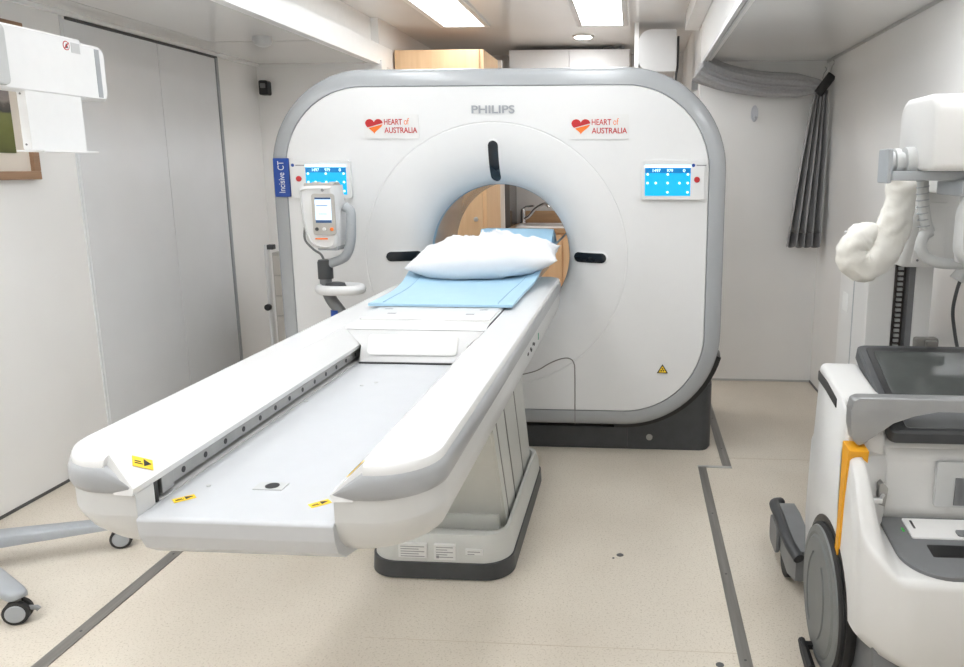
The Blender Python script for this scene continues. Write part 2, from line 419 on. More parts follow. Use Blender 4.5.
# charcoal cradle base that follows the lower corners
O_ = sorted([(p.x, p.z) for p in outline(-.030, 0) if p.z < .36], key=lambda p: p[0])
def base_loop(y, ins):
    k = (1.050 - ins) / 1.05
    L = [(GX - 1.060, O_[0][1]), (GX - 1.060, .012), (GX - 1.050, 0), (GX + 1.050, 0), (GX + 1.060, .012), (GX + 1.060, O_[-1][1])]
    L += [(max(GX - 1.060, min(GX + 1.060, p[0])), p[1]) for p in reversed(O_)]
    return [(GX + (x - GX) * k, y, z) for x, z in L]
part('base', MB().loft([base_loop(3.695, .05), base_loop(3.70, .03), base_loop(3.715, .012), base_loop(3.74, .002), base_loop(3.77, 0), base_loop(4.42, 0)]), M['base'], g, 40)
for sx in (1, -1):
    Q = [(p.x, p.z) for p in outline(.006, 0) if p.z < .50 and (p.x - GX) * sx > .55]; Q.sort(key=lambda p: p[1])
    Q2 = [(p.x, p.z) for p in outline(-.028, 0) if p.z < .50 and (p.x - GX) * sx > .55]; Q2.sort(key=lambda p: p[1])
    part('gap_seal', MB().prism(Q + Q2[::-1], 'y', 3.685, 4.25), M['black'], g)
part('base_front_panel', MB().box(-1.60, -.02, 3.686, 3.70, .014, .118, .004), M['base'], g)
part('base_lock', MB().lathe((.09, 3.697, .065), (0, -1, 0), ((0, .016), (.006, .016), (.008, .010))), M['steel'], g)
part('base_foot_edge', MB().box(.16, .38, 3.72, 3.80, 0, .008), M['alu'], g)
part('side_latch', MB().box(.415, .44, 3.98, 4.04, .53, .58, .006), M['midgrey'], g)
part('side_handle', MB().tube(bez([(.41, 3.9, .40), (.438, 3.9, .41), (.440, 3.9, .46), (.415, 3.9, .48)], 6), .012), M['midgrey'], g)
# seam of the little access panel
part('access_panel_seam', MB().tube(bez([(-.60, 3.5975, .392), (-.475, 3.5975, .424), (-.401, 3.5975, .466), (-.342, 3.5975, .490), (-.303, 3.5975, .490),
      (-.283, 3.5975, .465), (-.279, 3.5975, .41), (-.279, 3.598, .235)], 8), .0028, 8), M['taupe_dark'], g)
part('rim_seam', MB().box(-.281, -.277, 3.598, 3.604, .155, .24), M['taupe_dark'], g)
# laser windows
def flare_y(r):
    if r >= .618: return 3.5985
    s_ = ((.618 - r) / (.618 - RT)); q = math.asin(min(1, s_) ** (1 / .92)) / (PI / 2)
    return 3.5985 + .155 * (1 - math.cos(q * PI / 2)) ** 1.1
def slot(name, ang, r0, r1, w, m, off=.003, label=None):
    u = V((math.cos(ang), 0, math.sin(ang))); t_ = V((-math.sin(ang), 0, math.cos(ang)))
    loops = []; n = 48
    for k in range(n + 1):
        r = r0 + (r1 - r0) * k / n
        e = min(1, math.sin(PI * k / n) * 3.2 + .02) if True else 1
        c = V((GX, 0, GZ)) + u * r; c.y = flare_y(r)
        e = math.sqrt(max(0.02, 1 - max(0, (abs(r - (r0 + r1) / 2) - ((r1 - r0) / 2 - w)) / w) ** 2))
        loops.append([c - t_ * w * e + V((0, .012, 0)), c - t_ * w * e + V((0, -off, 0)), c - t_ * w * .6 * e + V((0, -off - .002, 0)), c + t_ * w * .6 * e + V((0, -off - .002, 0)),
                      c + t_ * w * e + V((0, -off, 0)), c + t_ * w * e + V((0, .012, 0))])
    return part(name, MB().loft(loops), m, g, 50, label=label)
for an, r0, r1 in ((PI / 2, .358, .545), (0, .372, .53), (PI, .372, .53), ):
    slot('laser_window_surround', an, r0 - .006, r1 + .008, .031, M['gantry'], .002)
    o = slot('laser_window', an, r0, r1, .0235, M['blackgloss'], .005)
# lettering
part('lettering', MB().text('PHILIPS', -.755, 3.5965, 1.647, .20, .036, .002, bold=.02), M['silver'], g, label='raised silver PHILIPS lettering above the bore')
# heart stickers
def heart(cx, cz, w, h):
    P = []
    for k in range(60):
        t_ = 2 * PI * k / 60
        x = 16 * math.sin(t_) ** 3; y = 13 * math.cos(t_) - 5 * math.cos(2 * t_) - 2 * math.cos(3 * t_) - math.cos(4 * t_)
        P.append((cx + x / 32 * w, cz + (y + 2.5) / 29 * h))
    return P
def clip(poly, f):
    out = []
    for i, p in enumerate(poly):
        q = poly[(i + 1) % len(poly)]; a, b = f(p), f(q)
        if a >= 0: out.append(p)
        if a * b < 0: s_ = a / (a - b); out.append((p[0] + (q[0] - p[0]) * s_, p[1] + (q[1] - p[1]) * s_))
    return out
def heart_sticker(x0, x1, z0, z1, label):
    y = 3.5955; w = x1 - x0
    s_ = part('logo_sticker', MB().prism(rrect(x0, x1, z0, z1, .004, 2), 'y', y - .0008, y + .006), M['sticker'], g, label=label)
    cx, cz = x0 + w * .185, (z0 + z1) / 2; hw, hh = w * .32, (z1 - z0) * .62
    H = heart(cx, cz, hw, hh)
    line = lambda p: (p[1] - cz) - .32 * (p[0] - cx) - .008 + 5 * (p[0] - cx) ** 2
    up = clip(H, lambda p: line(p) - .0025); dn = clip(H, lambda p: -line(p) - .0025)
    yy = y - .001
    part('heart_top', MB().prism(up, 'y', yy - .001, yy), M['red'], s_, label='red upper half of the heart')
    part('heart_point', MB().prism(dn, 'y', yy - .001, yy), M['orange'], s_, label='orange lower half of the heart')
    zz = cz
    mb = MB().text('HEART', x0 + w * .37, yy, zz + .008, w * .33, .026, .0008, bold=.012)
    mb.text('AUSTRALIA', x0 + w * .37, yy, zz - .030, w * .60, .026, .0008, bold=.012)
    part('lettering', mb, M['red'], s_)
    part('small_lettering', MB().text('of', x0 + w * .735, yy, zz + .008, w * .09, .030, .0008), M['orange'], s_)
heart_sticker(-1.265, -1.005, 1.535, 1.645, 'heart logo sticker on the left of the front cover')
heart_sticker(-.30, -.03, 1.53, 1.64, 'heart logo sticker on the right of the front cover')
# radiation warning triangle
tri = part('radiation_sign', MB().prism([(.119, .427), (.171, .427), (.145, .470)], 'y', 3.594, 3.602), M['ink'], g, label='small black and yellow radiation warning triangle')
part('yellow_field', MB().prism([(.1255, .4305), (.1645, .4305), (.145, .4625)], 'y', 3.5930, 3.594), M['yellow'], tri)
mb = MB()
for a in (90, 210, 330):
    c = V((.145, .4425)); mb.prism([(c.x + .0025 * math.cos(math.radians(a - 30)), c.y + .0025 * math.sin(math.radians(a - 30)))] +
        [(c.x + .0095 * math.cos(math.radians(a + b)), c.y + .0095 * math.sin(math.radians(a + b))) for b in (-30, 0, 30)] +
        [(c.x + .0025 * math.cos(math.radians(a + 30)), c.y + .0025 * math.sin(math.radians(a + 30)))], 'y', 3.5922, 3.593)
part('trefoil', mb, M['ink'], tri)
# touch panels
def touch_panel(x0, x1, z0, z1, sx0, sx1, sz0, sz1, bx, mark_x, label):
    p = part('control_panel', MB().prism(rrect(x0, x1, z0, z1, .012, 4), 'y', 3.578, 3.606, .004, 2), M['gantry'], g, label=label)
    part('screen', MB().box(sx0, sx1, 3.5765, 3.579, sz0, sz1), M['screen'], p)
    sw, sh = sx1 - sx0, sz1 - sz0
    part('screen_header', MB().box(sx0, sx1, 3.5758, 3.5768, sz1 - sh * .26, sz1 - sh * .09), M['screen_bar'], p)
    part('screen_top_line', MB().box(sx0, sx1, 3.5758, 3.5768, sz1 - sh * .085, sz1), M['screen_lit'], p)
    for fx, fz in ((.06, .70), (.5, .70), (.94, .70), (.06, .42), (.24, .42), (.5, .42), (.76, .42), (.94, .42), (.5, .12), (.94, .12)):
        cx, cz = sx0 + sw * fx, sz0 + sh * fz
        part('screen_icon', MB().prism(arc(cx, cz, .0055, 0, 330, 7), 'y', 3.5755, 3.5768), M['screen_lit'], p)
    for tx_, fx, fw in (('1497', .17, .17), ('979', .48, .13), ('0', .83, .05)):
        part('screen_digits', MB().text(tx_, sx0 + sw * fx, 3.5757, sz1 - sh * .225, sw * fw, sh * .10, .0006), M['screen_lit'], p)
    part('stop_button', MB().lathe((bx, 3.578, (sz0 + sz1) / 2 + .004), (0, -1, 0), ((0, .0135), (.005, .0125), (.006, .008))), M['red'], p, label='round red stop button')
    part('maker_mark', MB().prism(arc(mark_x, z1 - .024, .008, 0, 340, 10), 'y', 3.5772, 3.5785), M['blue'], p)
    part('lettering', MB().text('controls', mark_x + .014, 3.5782, z1 - .029, .045, .008, .0004) if False else MB().box(mark_x + .013, mark_x + .058, 3.5776, 3.5782, z1 - .027, z1 - .022), M['greyink'], p)
touch_panel(.031, .318, 1.256, 1.436, .046, .254, 1.274, 1.413, .283, .266, 'touch screen panel on the right of the front cover')
touch_panel(-1.628, -1.336, 1.258, 1.437, -1.553, -1.357, 1.276, 1.416, -1.588, -1.614, 'touch screen panel on the left of the front cover')
b = part('name_badge', MB().box(-1.716, -1.640, 3.590, 3.66, 1.264, 1.446, .004), M['blue'], g, label='blue badge across the left rim')
part('lettering', MB().text('Incisive CT', -1.663, 3.5895, 1.284, .148, .030, .0008, rot=PI / 2), M['white'], b)

# ================================================================== PATIENT TABLE
TX = -.66
tb = thing('patient_table', 'long white motorised patient table in front of the scanner', 'scanner table', (TX, 2.85, 0))
YE = 3.36
def plan(w, y0, y1, r, z, cx=TX, r2=.06):
    return [(x, y, z) for x, y in rrect(cx - w, cx + w, y0, y1, [r, r, r2, r2], 10)]
# pedestal
part('base_skirt', MB().loft([plan(.245, 2.40, 3.30, .09, .0), plan(.255, 2.385, 3.31, .10, .004), plan(.252, 2.388, 3.31, .10, .062), plan(.24, 2.40, 3.30, .09, .062)]), M['base'], tb)
part('base_cover', MB().loft([plan(.247, 2.395, 3.305, .10, .055), plan(.243, 2.405, 3.30, .10, .115), plan(.232, 2.425, 3.29, .09, .150), plan(.220, 2.445, 3.27, .08, .152),
                              plan(.212, 2.52, 3.26, .05, .125), plan(.205, 2.53, 3.255, .04, .10)]), M['ped'], tb, 50)
def colsec(z, w=.198, y0=None):
    f = (z - .10) / .62
    return [(TX + sx * w, (2.60 - .33 * f) + dy * (1 - .02 * f), z) for sx, dy in ((-1, 0), (1, 0), (1, .655), (-1, .655))]
part('column', MB().loft([colsec(.10), colsec(.74)]), M['ped'], tb)
part('column_foot_plate', MB().box(TX - .20, TX + .185, 2.555, 2.60, .105, .165, .004), M['ped'], tb)
# telescoping side panels with dark gaps
PAN = [(.004, .058), (.076, .213), (.233, .433), (.453, .648)]
for sx in (1, -1):
    def P(z, dy, w): f = (z - .10) / .62; return (TX + sx * w, 2.60 - .33 * f + dy, z)
    for k, (y0_, y1_) in enumerate(PAN):
        part('column_side_panel', MB().loft([[P(z, y0_, .197), P(z, y1_, .197), P(z, y1_, .207), P(z, y0_, .207)] for z in (.105, .735)]), M['ped'], tb)
    for (a, b_), (c, d_) in zip(PAN, PAN[1:]):
        part('panel_gap', MB().loft([[P(z, b_, .196), P(z, c, .196), P(z, c, .2055), P(z, b_, .2055)] for z in (.105, .735)]), M['black'], tb)
for i, (x0, x1, z0, z1) in enumerate(((-.80, -.70, .075, .125), (-.675, -.60, .07, .125), (-.565, -.505, .092, .112))):
    yl = 2.3965
    lb = part('rating_label', MB().box(x0, x1, yl, yl + .02, z0, z1), M['paper'], tb, label=['left paper rating label on the base', 'middle paper rating label on the base', 'small outlined paper label on the base'][i])
    mb = MB()
    for k in range(5 if i < 2 else 2):
        zz = z1 - .010 - k * .009
        mb.box(x0 + .008, x1 - .008 - .02 * (k % 2), yl - .0005, yl, zz, zz + .003)
    if i == 1: mb.box(x0 + .008, x0 + .018, yl - .0006, yl, z0 + .006, z0 + .016)
    part('print_lines', mb, M['greyink'], lb)
# side shells with bowl shaped front, grey bumper band, one of each per side
def slope(x): return .873 + (x - .168) * .935
def plan_side(sx, w, y0, r, z, inner=.171, notch=True, yr=YE, rf=1.20):
    L = [(inner, y0)] + [(w - r + r * math.sin(a), y0 + r - r * math.cos(a)) for a in [PI / 2 * k / 12 for k in range(13)]]
    L += [(w, yr - .03), (w - .03, yr), (.205 if notch else inner, yr), (.205 if notch else inner, rf), (inner, rf)]
    return [(TX + sx * x, y, min(z, slope(x) - .002) if x < .222 else z) for x, y in L]
S = [(.178, 1.42, .03, .710), (.22, 1.33, .05, .713), (.262, 1.262, .085, .722), (.292, 1.222, .11, .738), (.314, 1.19, .12, .758), (.327, 1.166, .12, .784), (.332, 1.154, .115, .808), (.334, 1.150, .112, .822)]
for sx in (-1, 1):
    part('lower_shell', MB().loft([plan_side(sx, w, y0, r, z, notch=False, rf=y0 + .1) for w, y0, r, z in S] +
         [plan_side(sx, .334, 1.150, .112, .8225), plan_side(sx, .334, 1.150, .112, .866)]), M['shell'], tb, 50)
    part('bumper', MB().loft([plan_side(sx, w, y0, r, z) for w, y0, r, z in ((.330, 1.154, .11, .860), (.337, 1.147, .113, .863), (.340, 1.144, .115, .872), (.340, 1.144, .115, .892), (.337, 1.148, .114, .904), (.331, 1.155, .11, .908))]), M['bumper'], tb, 50)
# centre tray with its front fascia
part('centre_tray', MB().prism([(1.150, .822), (1.143, .817), (1.146, .788), (1.160, .760), (1.19, .738), (1.25, .723), (1.36, .716), (3.34, .716), (3.34, .822)][::-1], 'x', TX - .171, TX + .171, .003), M['tray'], tb)
part('tray_socket', MB().box(-.69, -.635, 1.268, 1.300, .8215, .824), M['lightgrey'], tb)
part('tray_socket_hole', MB().cyl((-.660, 1.284, .8235), (-.660, 1.284, .8246), .013), M['black'], tb)
for x, y, r in ((-.82, 1.80, .006), (-.70, 1.98, .005), (-.73, 1.95, .005), (-.78, 1.28, .004)):
    part('tray_screw', MB().cyl((x, y, .8215), (x, y, .8235), r), M['lightgrey'], tb)
# the two long side covers
def side_cover(sx):
    def capl(w, y0, r, z):
        L = [(.222, y0)] + [(w - r + r * math.sin(a), y0 + r - r * math.cos(a)) for a in [PI / 2 * k / 12 for k in range(13)]]
        L += [(w, YE - .02), (w - .02, YE), (.222, YE)]
        return [(TX + sx * x, y, z) for x, y in L]
    mb = MB().loft([capl(.334, 1.151, .107, .904), capl(.3335, 1.1515, .107, .912), capl(.330, 1.155, .105, .919), capl(.324, 1.160, .10, .9225), capl(.312, 1.168, .088, .924)])
    prof = [(.168, .873), (.222, .9235), (.2222, .90), (.205, .861), (.171, .861)]
    yf = {0: 1.143, 1: 1.168, 2: 1.152, 3: 1.146, 4: 1.143}
    mb.loft([[(TX + sx * x, yf[i], z) for i, (x, z) in enumerate(prof)], [(TX + sx * x, YE, z) for x, z in prof]])
    return mb
for sx in (-1, 1):
    part('side_cover', side_cover(sx), M['table'], tb, 28)
    part('channel_wall', MB().box(TX + sx * .203 - .001, TX + sx * .203 + .001, 1.20, 2.5, .815, .868), M['midgrey'], tb)
    mb = MB().box(TX + min(sx * .178, sx * .200), TX + max(sx * .178, sx * .200), 1.235, 2.45, .832, .856, .002)
    rl = part('guide_rail', mb, M['steel'], tb)
    for k in range(16):
        y = 1.30 + k * .075
        part('rail_screw', MB().cyl((TX + sx * .1785, y, .845), (TX + sx * .1772, y, .845), .006, n=12), M['black'], rl)
    part('rail_carriage', MB().box(TX + min(sx * .172, sx * .20), TX + max(sx * .172, sx * .20), 1.225, 1.262, .828, .862, .003), M['steel'], rl)
    part('rail_stop', MB().box(TX + min(sx * .171, sx * .20), TX + max(sx * .171, sx * .20), 1.202, 1.212, .82, .866, .002), M['black'], rl)
# sliding cradle with the recessed grip in its sloping front
cp = [(.163, .8235), (.163, .872), (.218, .918), (-.218, .918), (-.163, .872), (-.163, .8235)]
def cfront(off, dz=0): return [(TX + x, 2.185 + off + (z - .8235) * .5, z + (dz if z > .9 else 0)) for x, z in cp]
part('cradle', MB().loft([cfront(.004, -.004), cfront(0, 0), [(TX + x, 2.20 + (z - .8235) * .55, z + (.0055 if z > .9 else 0)) for x, z in cp],
     [(TX + x, 2.29, z + (.008 if z > .9 else 0)) for x, z in cp], [(TX + x, 2.62, z + (.008 if z > .9 else 0)) for x, z in cp], [(TX + x, 4.45, z + (.006 if z > .9 else 0)) for x, z in cp]]), M['table'], tb, 45)
gl = []
for off, ins in ((.004, 0), (-.003, .001), (-.0045, .004)):
    gl.append([(x, 2.185 + (z - .8235) * .5 + off, z) for x, z in rrect(TX - .142 + ins, TX + .136 - ins, .846 + ins, .903 - ins, .012, 5)])
part('cradle_grip', MB().loft(gl), M['paper'], tb, label='recessed grip bar in the front of the cradle')
part('cradle_plate', MB().prism(rrect(TX - .21, TX + .21, 2.33, 2.62, .01, 3), 'z', .924, .9315, .003), M['table'], tb)
for x, y in ((-.79, 2.42), (-.53, 2.42), (-.825, 2.50), (-.50, 2.50)):
    part('cradle_slot', MB().box(x - .014, x + .014, y - .006, y + .006, .9305, .9325, .001), M['midgrey'], tb)

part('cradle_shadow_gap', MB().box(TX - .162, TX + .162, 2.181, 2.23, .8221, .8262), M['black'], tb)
# yellow warning labels
def warn(cx, cy, z, w, l, rotz, tilt, label):
    mx = Matrix.Translation((cx, cy, z)) @ Matrix.Rotation(tilt, 4, 'Y') @ Matrix.Rotation(rotz, 4, 'Z')
    lb = part('warning_label', MB().box(-w / 2, w / 2, -l / 2, l / 2, 0, .0008, mx=mx), M['yellow'], tb, label=label)
    mb = MB()
    def q(P):
        lo = [mx @ V((x, y, .0008)) for x, y in P]; hi = [mx @ V((x, y, .0013)) for x, y in P]; mb.loft([lo, hi])
    q([(w * .05, -l * .32), (w * .05, l * .36), (w * .42, l * .02)]); q([(-w * .40, -l * .2), (-w * .02, -l * .2), (-w * .02, -l * .12), (-w * .40, -l * .12)])
    q([(-w * .40, l * .0), (-w * .1, l * .0), (-w * .1, l * .08), (-w * .40, l * .08)])
    part('print', mb, M['ink'], lb)
warn(-.850, 1.205, slope(.190) + .0012, .036, .024, .75, .7517, 'yellow warning label on the left side cover')
warn(-.470, 1.205, slope(.190) + .0012, .036, .024, .75, -.7517, 'yellow warning label on the right side cover')
warn(-.792, 1.222, .8222, .036, .018, .75, 0, 'yellow warning label at the left of the tray front')
warn(-.543, 1.219, .8222, .036, .018, .75, 0, 'yellow warning label at the right of the tray front')
part('yellow_mark', MB().cyl((-.40, 3.26, .9165), (-.40, 3.26, .9185), .016), M['yellow'], tb)
for y, z in ((2.30, .828), (2.36, .831), (2.38, .822), (2.42, .834), (2.45, .826)):
    part('side_button', MB().box(TX + .332, TX + .3355, y, y + .018, z - .004, z + .004), M['ink'], tb)
part('side_light', MB().box(TX + .332, TX + .3355, 2.56, 2.575, .818, .840), mat('green_indicator', (.05, .35, .2), .4, noise_amt=.1), tb)

# ------------------------------------------------------------------ blue mattress, pillow, wedge
mt = MB(); rows = []; nx, ny = 24, 40
def mat_z(y, u):
    k = max(0, min(1, (y - 2.75) / .6)); k = k * k * (3 - 2 * k)
    q = max(0, min(1, (y - 2.95) / .45)); q = q * q * (3 - 2 * q)
    w = .250 + .045 * k; h = .030 * k + .085 * q * (1 if u > 0 else .45)
    return u * w, .9335 + h * abs(u) ** 3.2
def mat_top(x, y):
    u = max(-1, min(1, (x - TX) / (.295 if y > 3.1 else .27)))
    return mat_z(y, u)[1] + .013
for i in range(ny + 1):
    y = 2.535 + (4.25 - 2.535) * i / ny
    top = []; bot = []
    for j in range(nx + 1):
        x, z = mat_z(y, -1 + 2 * j / nx)
        e = .004 if j in (0, nx) or i in (0, ny) else 0
        top.append((TX + x, y, z + .013 - e)); bot.append((TX + x, y, z))
    rows.append(top + bot[::-1])
part('table_mattress', mt.loft(rows), M['matt'], None, 50, label='pale blue vinyl mattress lying on the scanner table cradle', category='mattress')
mo = bpy.data.objects['table_mattress']
for u in (-.80, .80):
    part('stitched_seam', MB().tube([(TX + mat_z(y, u)[0], y, mat_z(y, u)[1] + .0132) for y in [2.545 + .05 * k for k in range(33)]], .0016, 6), M['matt_seam'], mo)


def pillow():
    mb = MB(); n = 72; m_ = 52
    R = Matrix.Translation((-.632, 3.215, 1.026)) @ Matrix.Rotation(math.radians(-3.2), 4, 'Y') @ Matrix.Rotation(math.radians(5), 4, 'X') @ Matrix.Rotation(math.radians(2), 4, 'Z')
    def pt(i, j, sgn):
        u, v = -1 + 2 * i / n, -1 + 2 * j / m_
        e = max(0, (1 - abs(u) ** 2.3)) ** .62 * max(0, (1 - abs(v) ** 2.6)) ** .55
        x = .318 * u * (1 - .05 * (1 - abs(v) ** 2))
        y = .200 * v * (1 - .10 * (1 - u * u) - .30 * abs(u) ** 5)
        z = sgn * e * .098
        w = noise.noise(V((x * 6 + .6 * math.sin(y * 9), y * 11 + 1.5 * x, sgn * 3))) * .016
        fold = (.5 - abs(noise.noise(V((x * 7 + y * 4, y * 5 - x * 3, 5 + sgn))))) ** 3 * .24 - .018
        fold2 = (.5 - abs(noise.noise(V((x * 4 - y * 10, y * 4 + x * 5, 9 + sgn))))) ** 3 * .20 - .015
        z += sgn * (w + fold + fold2) * min(1, e * e * 1.5) * (1 if sgn > 0 else .45)
        z += noise.noise(V((x * 5, y * 5, 1))) * .010 * max(abs(u), abs(v)) ** 4
        y += noise.noise(V((x * 6, 3, v))) * .010 * abs(v) ** 3
        p = R @ V((x, y, z))
        p.z = max(p.z, mat_top(p.x, p.y) + .003)
        return p
    g_ = {}
    for i in range(n + 1):
        for j in range(m_ + 1):
            edge = i in (0, n) or j in (0, m_)
            a = mb.bm.verts.new(pt(i, j, 1)); g_[i, j, 1] = a
            g_[i, j, -1] = a if edge else mb.bm.verts.new(pt(i, j, -1))
    for i in range(n):
        for j in range(m_):
            for s_ in (1, -1):
                q = [g_[i, j, s_], g_[i + 1, j, s_], g_[i + 1, j + 1, s_], g_[i, j + 1, s_]]
                q = q if s_ > 0 else q[::-1]
                try: mb.bm.faces.new(q)
                except ValueError: pass
    return mb
part('pillow', pillow(), M['pillow'], None, 180, label='soft creased white pillow on the blue mattress', category='pillow')
wd = thing('head_wedge', 'pale blue vinyl head wedge behind the white pillow', 'cushion', (-.585, 3.78, .95))
loops = []
for k in range(13):
    x = -.755 + .36 * k / 12; e = .004 if k in (0, 12) else 0
    zb = [mat_top(x, y) + .002 for y in (3.60, 3.70, 3.80, 3.90)]
    loops.append([(x, 3.60 + e, zb[0] + e), (x, 3.70, zb[1]), (x, 3.80, zb[2]), (x, 3.90 - e, zb[3]), (x, 3.90 - e, max(.985, zb[3] + .01)), (x, 3.80 - e, 1.098 - e), (x, 3.755 + e, 1.108 - e), (x, 3.745 + e, 1.104 - e)])
part('wedge_block', MB().loft(loops), M['matt'], wd, 40)
part('end_panel', MB().prism([(3.715, 1.05), (3.835, 1.05), (3.79, 1.088), (3.765, 1.092)], 'x', -.3965, -.3935), mat('pale_wedge_end', (.58, .68, .72), .5, noise_amt=.05), wd, label='paler grey blue end of the wedge')

# ================================================================== INJECTOR STAND
J = 3.30
ij = thing('injector_stand', 'white contrast injector with small screen on a dark pole, left of the bore', 'medical injector', (-1.27, J, 0))
part('base_plate', MB().loft([[(x, y, z) for x, y in rrect(-1.42 + i_, -1.10 - i_, J - .22 + i_, J + .16 - i_, .08)] for z, i_ in ((.03, .01), (.035, 0), (.06, 0), (.075, .03))]), M['midgrey'], ij)
for i, (x, y) in enumerate(((-1.37, J - .17), (-1.15, J - .17), (-1.37, J + .11), (-1.15, J + .11))):
    part('caster', MB().lathe((x - .012, y, .022), (1, 0, 0), ((0, .016), (.002, .022), (.022, .022), (.024, .016))), M['rubber'], ij)
part('pole', MB().tube(bez([(-1.27, J, .07), (-1.27, J, .5), (-1.275, J, .66), (-1.305, J, .75), (-1.352, J, .82), (-1.371, J, .88), (-1.371, J, .975)], 6), .026, 18), M['midgrey'], ij)
part('pole_label', MB().loft([[(-1.33 + .0 + .027 * math.cos(a), J + .03 * math.sin(a), .745 + z) for a in [math.radians(d_) for d_ in range(-150, -20, 13)]] + [(-1.33 + .02 * math.cos(a), J + .02 * math.sin(a), .745 + z) for a in [math.radians(d_) for d_ in range(-33, -150, -13)]] for z in (0, .03)]), M['blue'], ij)
part('pole_collar', MB().lathe((-1.371, J, .915), (0, 0, 1), ((0, .028), (0, .033), (.075, .033), (.085, .028))), M['base'], ij)
part('tray_ring', MB().tube([(x, y, .872) for x, y in [(-1.298 + .095 * math.copysign(abs(math.cos(a)) ** .8, math.cos(a)), J - .02 + .06 * math.sin(a)) for a in [2 * PI * k / 40 for k in range(40)]]], .018, 10, closed=True, flat=1.2), M['gantry'], ij)
part('tray_floor', MB().prism([(-1.318 + .075 * math.cos(2 * PI * k / 30), J - .02 + .052 * math.sin(2 * PI * k / 30)) for k in range(30)], 'z', .860, .874), M['gantry'], ij)
part('arm', MB().tube(bez([(-1.371, J, .975), (-1.34, J, .985), (-1.275, J - .005, 1.015), (-1.245, J - .01, 1.08), (-1.238, J - .01, 1.16), (-1.243, J, 1.215), (-1.27, J, 1.235)], 6), .021, 14), M['cool'], ij)
def headloop(y, ins):
    a = [(-1.452 + ins, 1.30 - ins), (-1.438 + ins, 1.322 - ins), (-1.30 - ins, 1.325 - ins), (-1.282 - ins, 1.31 - ins), (-1.272 - ins, 1.16), (-1.276 - ins, 1.085 + ins), (-1.30 - ins, 1.055 + ins), (-1.39 + ins, 1.058 + ins), (-1.425 + ins, 1.09 + ins), (-1.447 + ins, 1.19)]
    a = [(-1.352 + (x + 1.352) * .90, z) for x, z in a]
    out = []
    for p in bez([(x, y, z) for x, z in a] + [(a[0][0], y, a[0][1])], 4)[:-1]: out.append(p)
    return out
hd = part('injector_head', MB().loft([headloop(J - .062, .014), headloop(J - .070, .012), headloop(J - .062, .003), headloop(J - .045, 0), headloop(J + .05, 0), headloop(J + .065, .012)]), M['gantry'], ij, 50)
part('head_top', MB().prism(rrect(-1.428, -1.300, 1.318, 1.336, .006, 3), 'y', J - .04, J + .05, .003).box(-1.398, -1.378, J - .02, J + .03, 1.334, 1.340).box(-1.323, -1.298, J - .02, J + .03, 1.334, 1.341), M['taupe'], hd)
part('screen_bezel', MB().prism(rrect(-1.383, -1.283, 1.115, 1.292, .012, 4), 'y', J - .075, J - .066, .002), M['taupe'], hd)
part('screen', MB().box(-1.368, -1.298, J - .0765, J - .0745, 1.168, 1.276), M['lcd'], hd)
part('screen_bar', MB().box(-1.368, -1.298, J - .0772, J - .0764, 1.268, 1.276).box(-1.368, -1.298, J - .0772, J - .0764, 1.168, 1.180).box(-1.362, -1.313, J - .0772, J - .0764, 1.240, 1.243).box(-1.353, -1.318, J - .0772, J - .0764, 1.205, 1.207), M['lcd_bar'], hd)
for x, m_ in ((-1.366, M['base']), (-1.334, M['paper']), (-1.300, M['orange'])):
    part('button', MB().lathe((x, J - .075, 1.141), (0, -1, 0), ((0, .008), (.004, .007), (.005, .004))), m_, hd, label={-1.366: 'dark round button', -1.334: 'white round button', -1.300: 'orange round button'}[x])
part('brand_line', MB().box(-1.378, -1.323, J - .0712, J - .069, 1.096, 1.102), M['orange'], hd)
part('head_mark', MB().prism(arc(-1.334, 1.307, .007, 0, 330, 6), 'y', J - .0715, J - .069), M['greyink'], hd)
part('head_lower_edge', MB().prism(rrect(-1.378, -1.288, 1.046, 1.064, .006, 3), 'y', J - .05, J + .04, .003), M['cool'], hd)
part('cable', MB().tube(bez([(-1.436, J + .02, 1.19), (-1.455, J + .02, 1.16), (-1.465, J + .02, 1.09), (-1.43, J + .02, 1.045), (-1.39, J + .01, 1.02), (-1.372, J, .985)], 6), .0055, 8), M['midgrey'], ij)
part('hand_controller', MB().loft([[(-1.318 + .85 * a * math.cos(2 * PI * k / 24), J - .03 + b_ * math.sin(2 * PI * k / 24), z) for k in range(24)] for z, a, b_ in ((.8745, .05, .035), (.886, .056, .038), (.900, .05, .034), (.904, .03, .02))]), M['base'], None, 60,
     label='dark oval hand controller lying in the injector tray', category='controller')

# ================================================================== DRAWER TROLLEY behind the scanner
dt = thing('drawer_trolley', 'narrow beige drawer trolley with pole behind the left edge of the scanner', 'trolley', (-2.01, 4.67, 0))
part('body', MB().box(-2.20, -1.85, 4.50, 4.85, .10, .895, .006), M['taupe'], dt)
for i in range(5):
    z1 = .875 - [0, .125, .25, .375, .60][i]; z0 = z1 - [.115, .115, .115, .215, .22][i]
    dr = part('drawer', MB().box(-2.188, -1.86, 4.488, 4.50, z0, z1, .003), M['beige'], dt)
    part('drawer_handle', MB().box(-2.08, -1.95, 4.478, 4.488, z1 - .03, z1 - .015, .003), M['taupe'], dr)
for x, y in ((-2.17, 4.53), (-1.88, 4.53), (-2.17, 4.82), (-1.88, 4.82)):
    part('caster', MB().lathe((x - .015, y, .05), (1, 0, 0), ((0, .04), (.003, .05), (.027, .05), (.03, .04))), M['rubber'], dt)
part('fixing_pole', MB().cyl((-2.222, 4.48, .05), (-2.222, 4.48, .945), .013), M['gantry'], dt)
part('pole_knob', MB().lathe((-2.222, 4.468, .565), (0, -1, 0), ((0, .01), (.01, .02), (.03, .02), (.035, .012))), M['black'], dt)
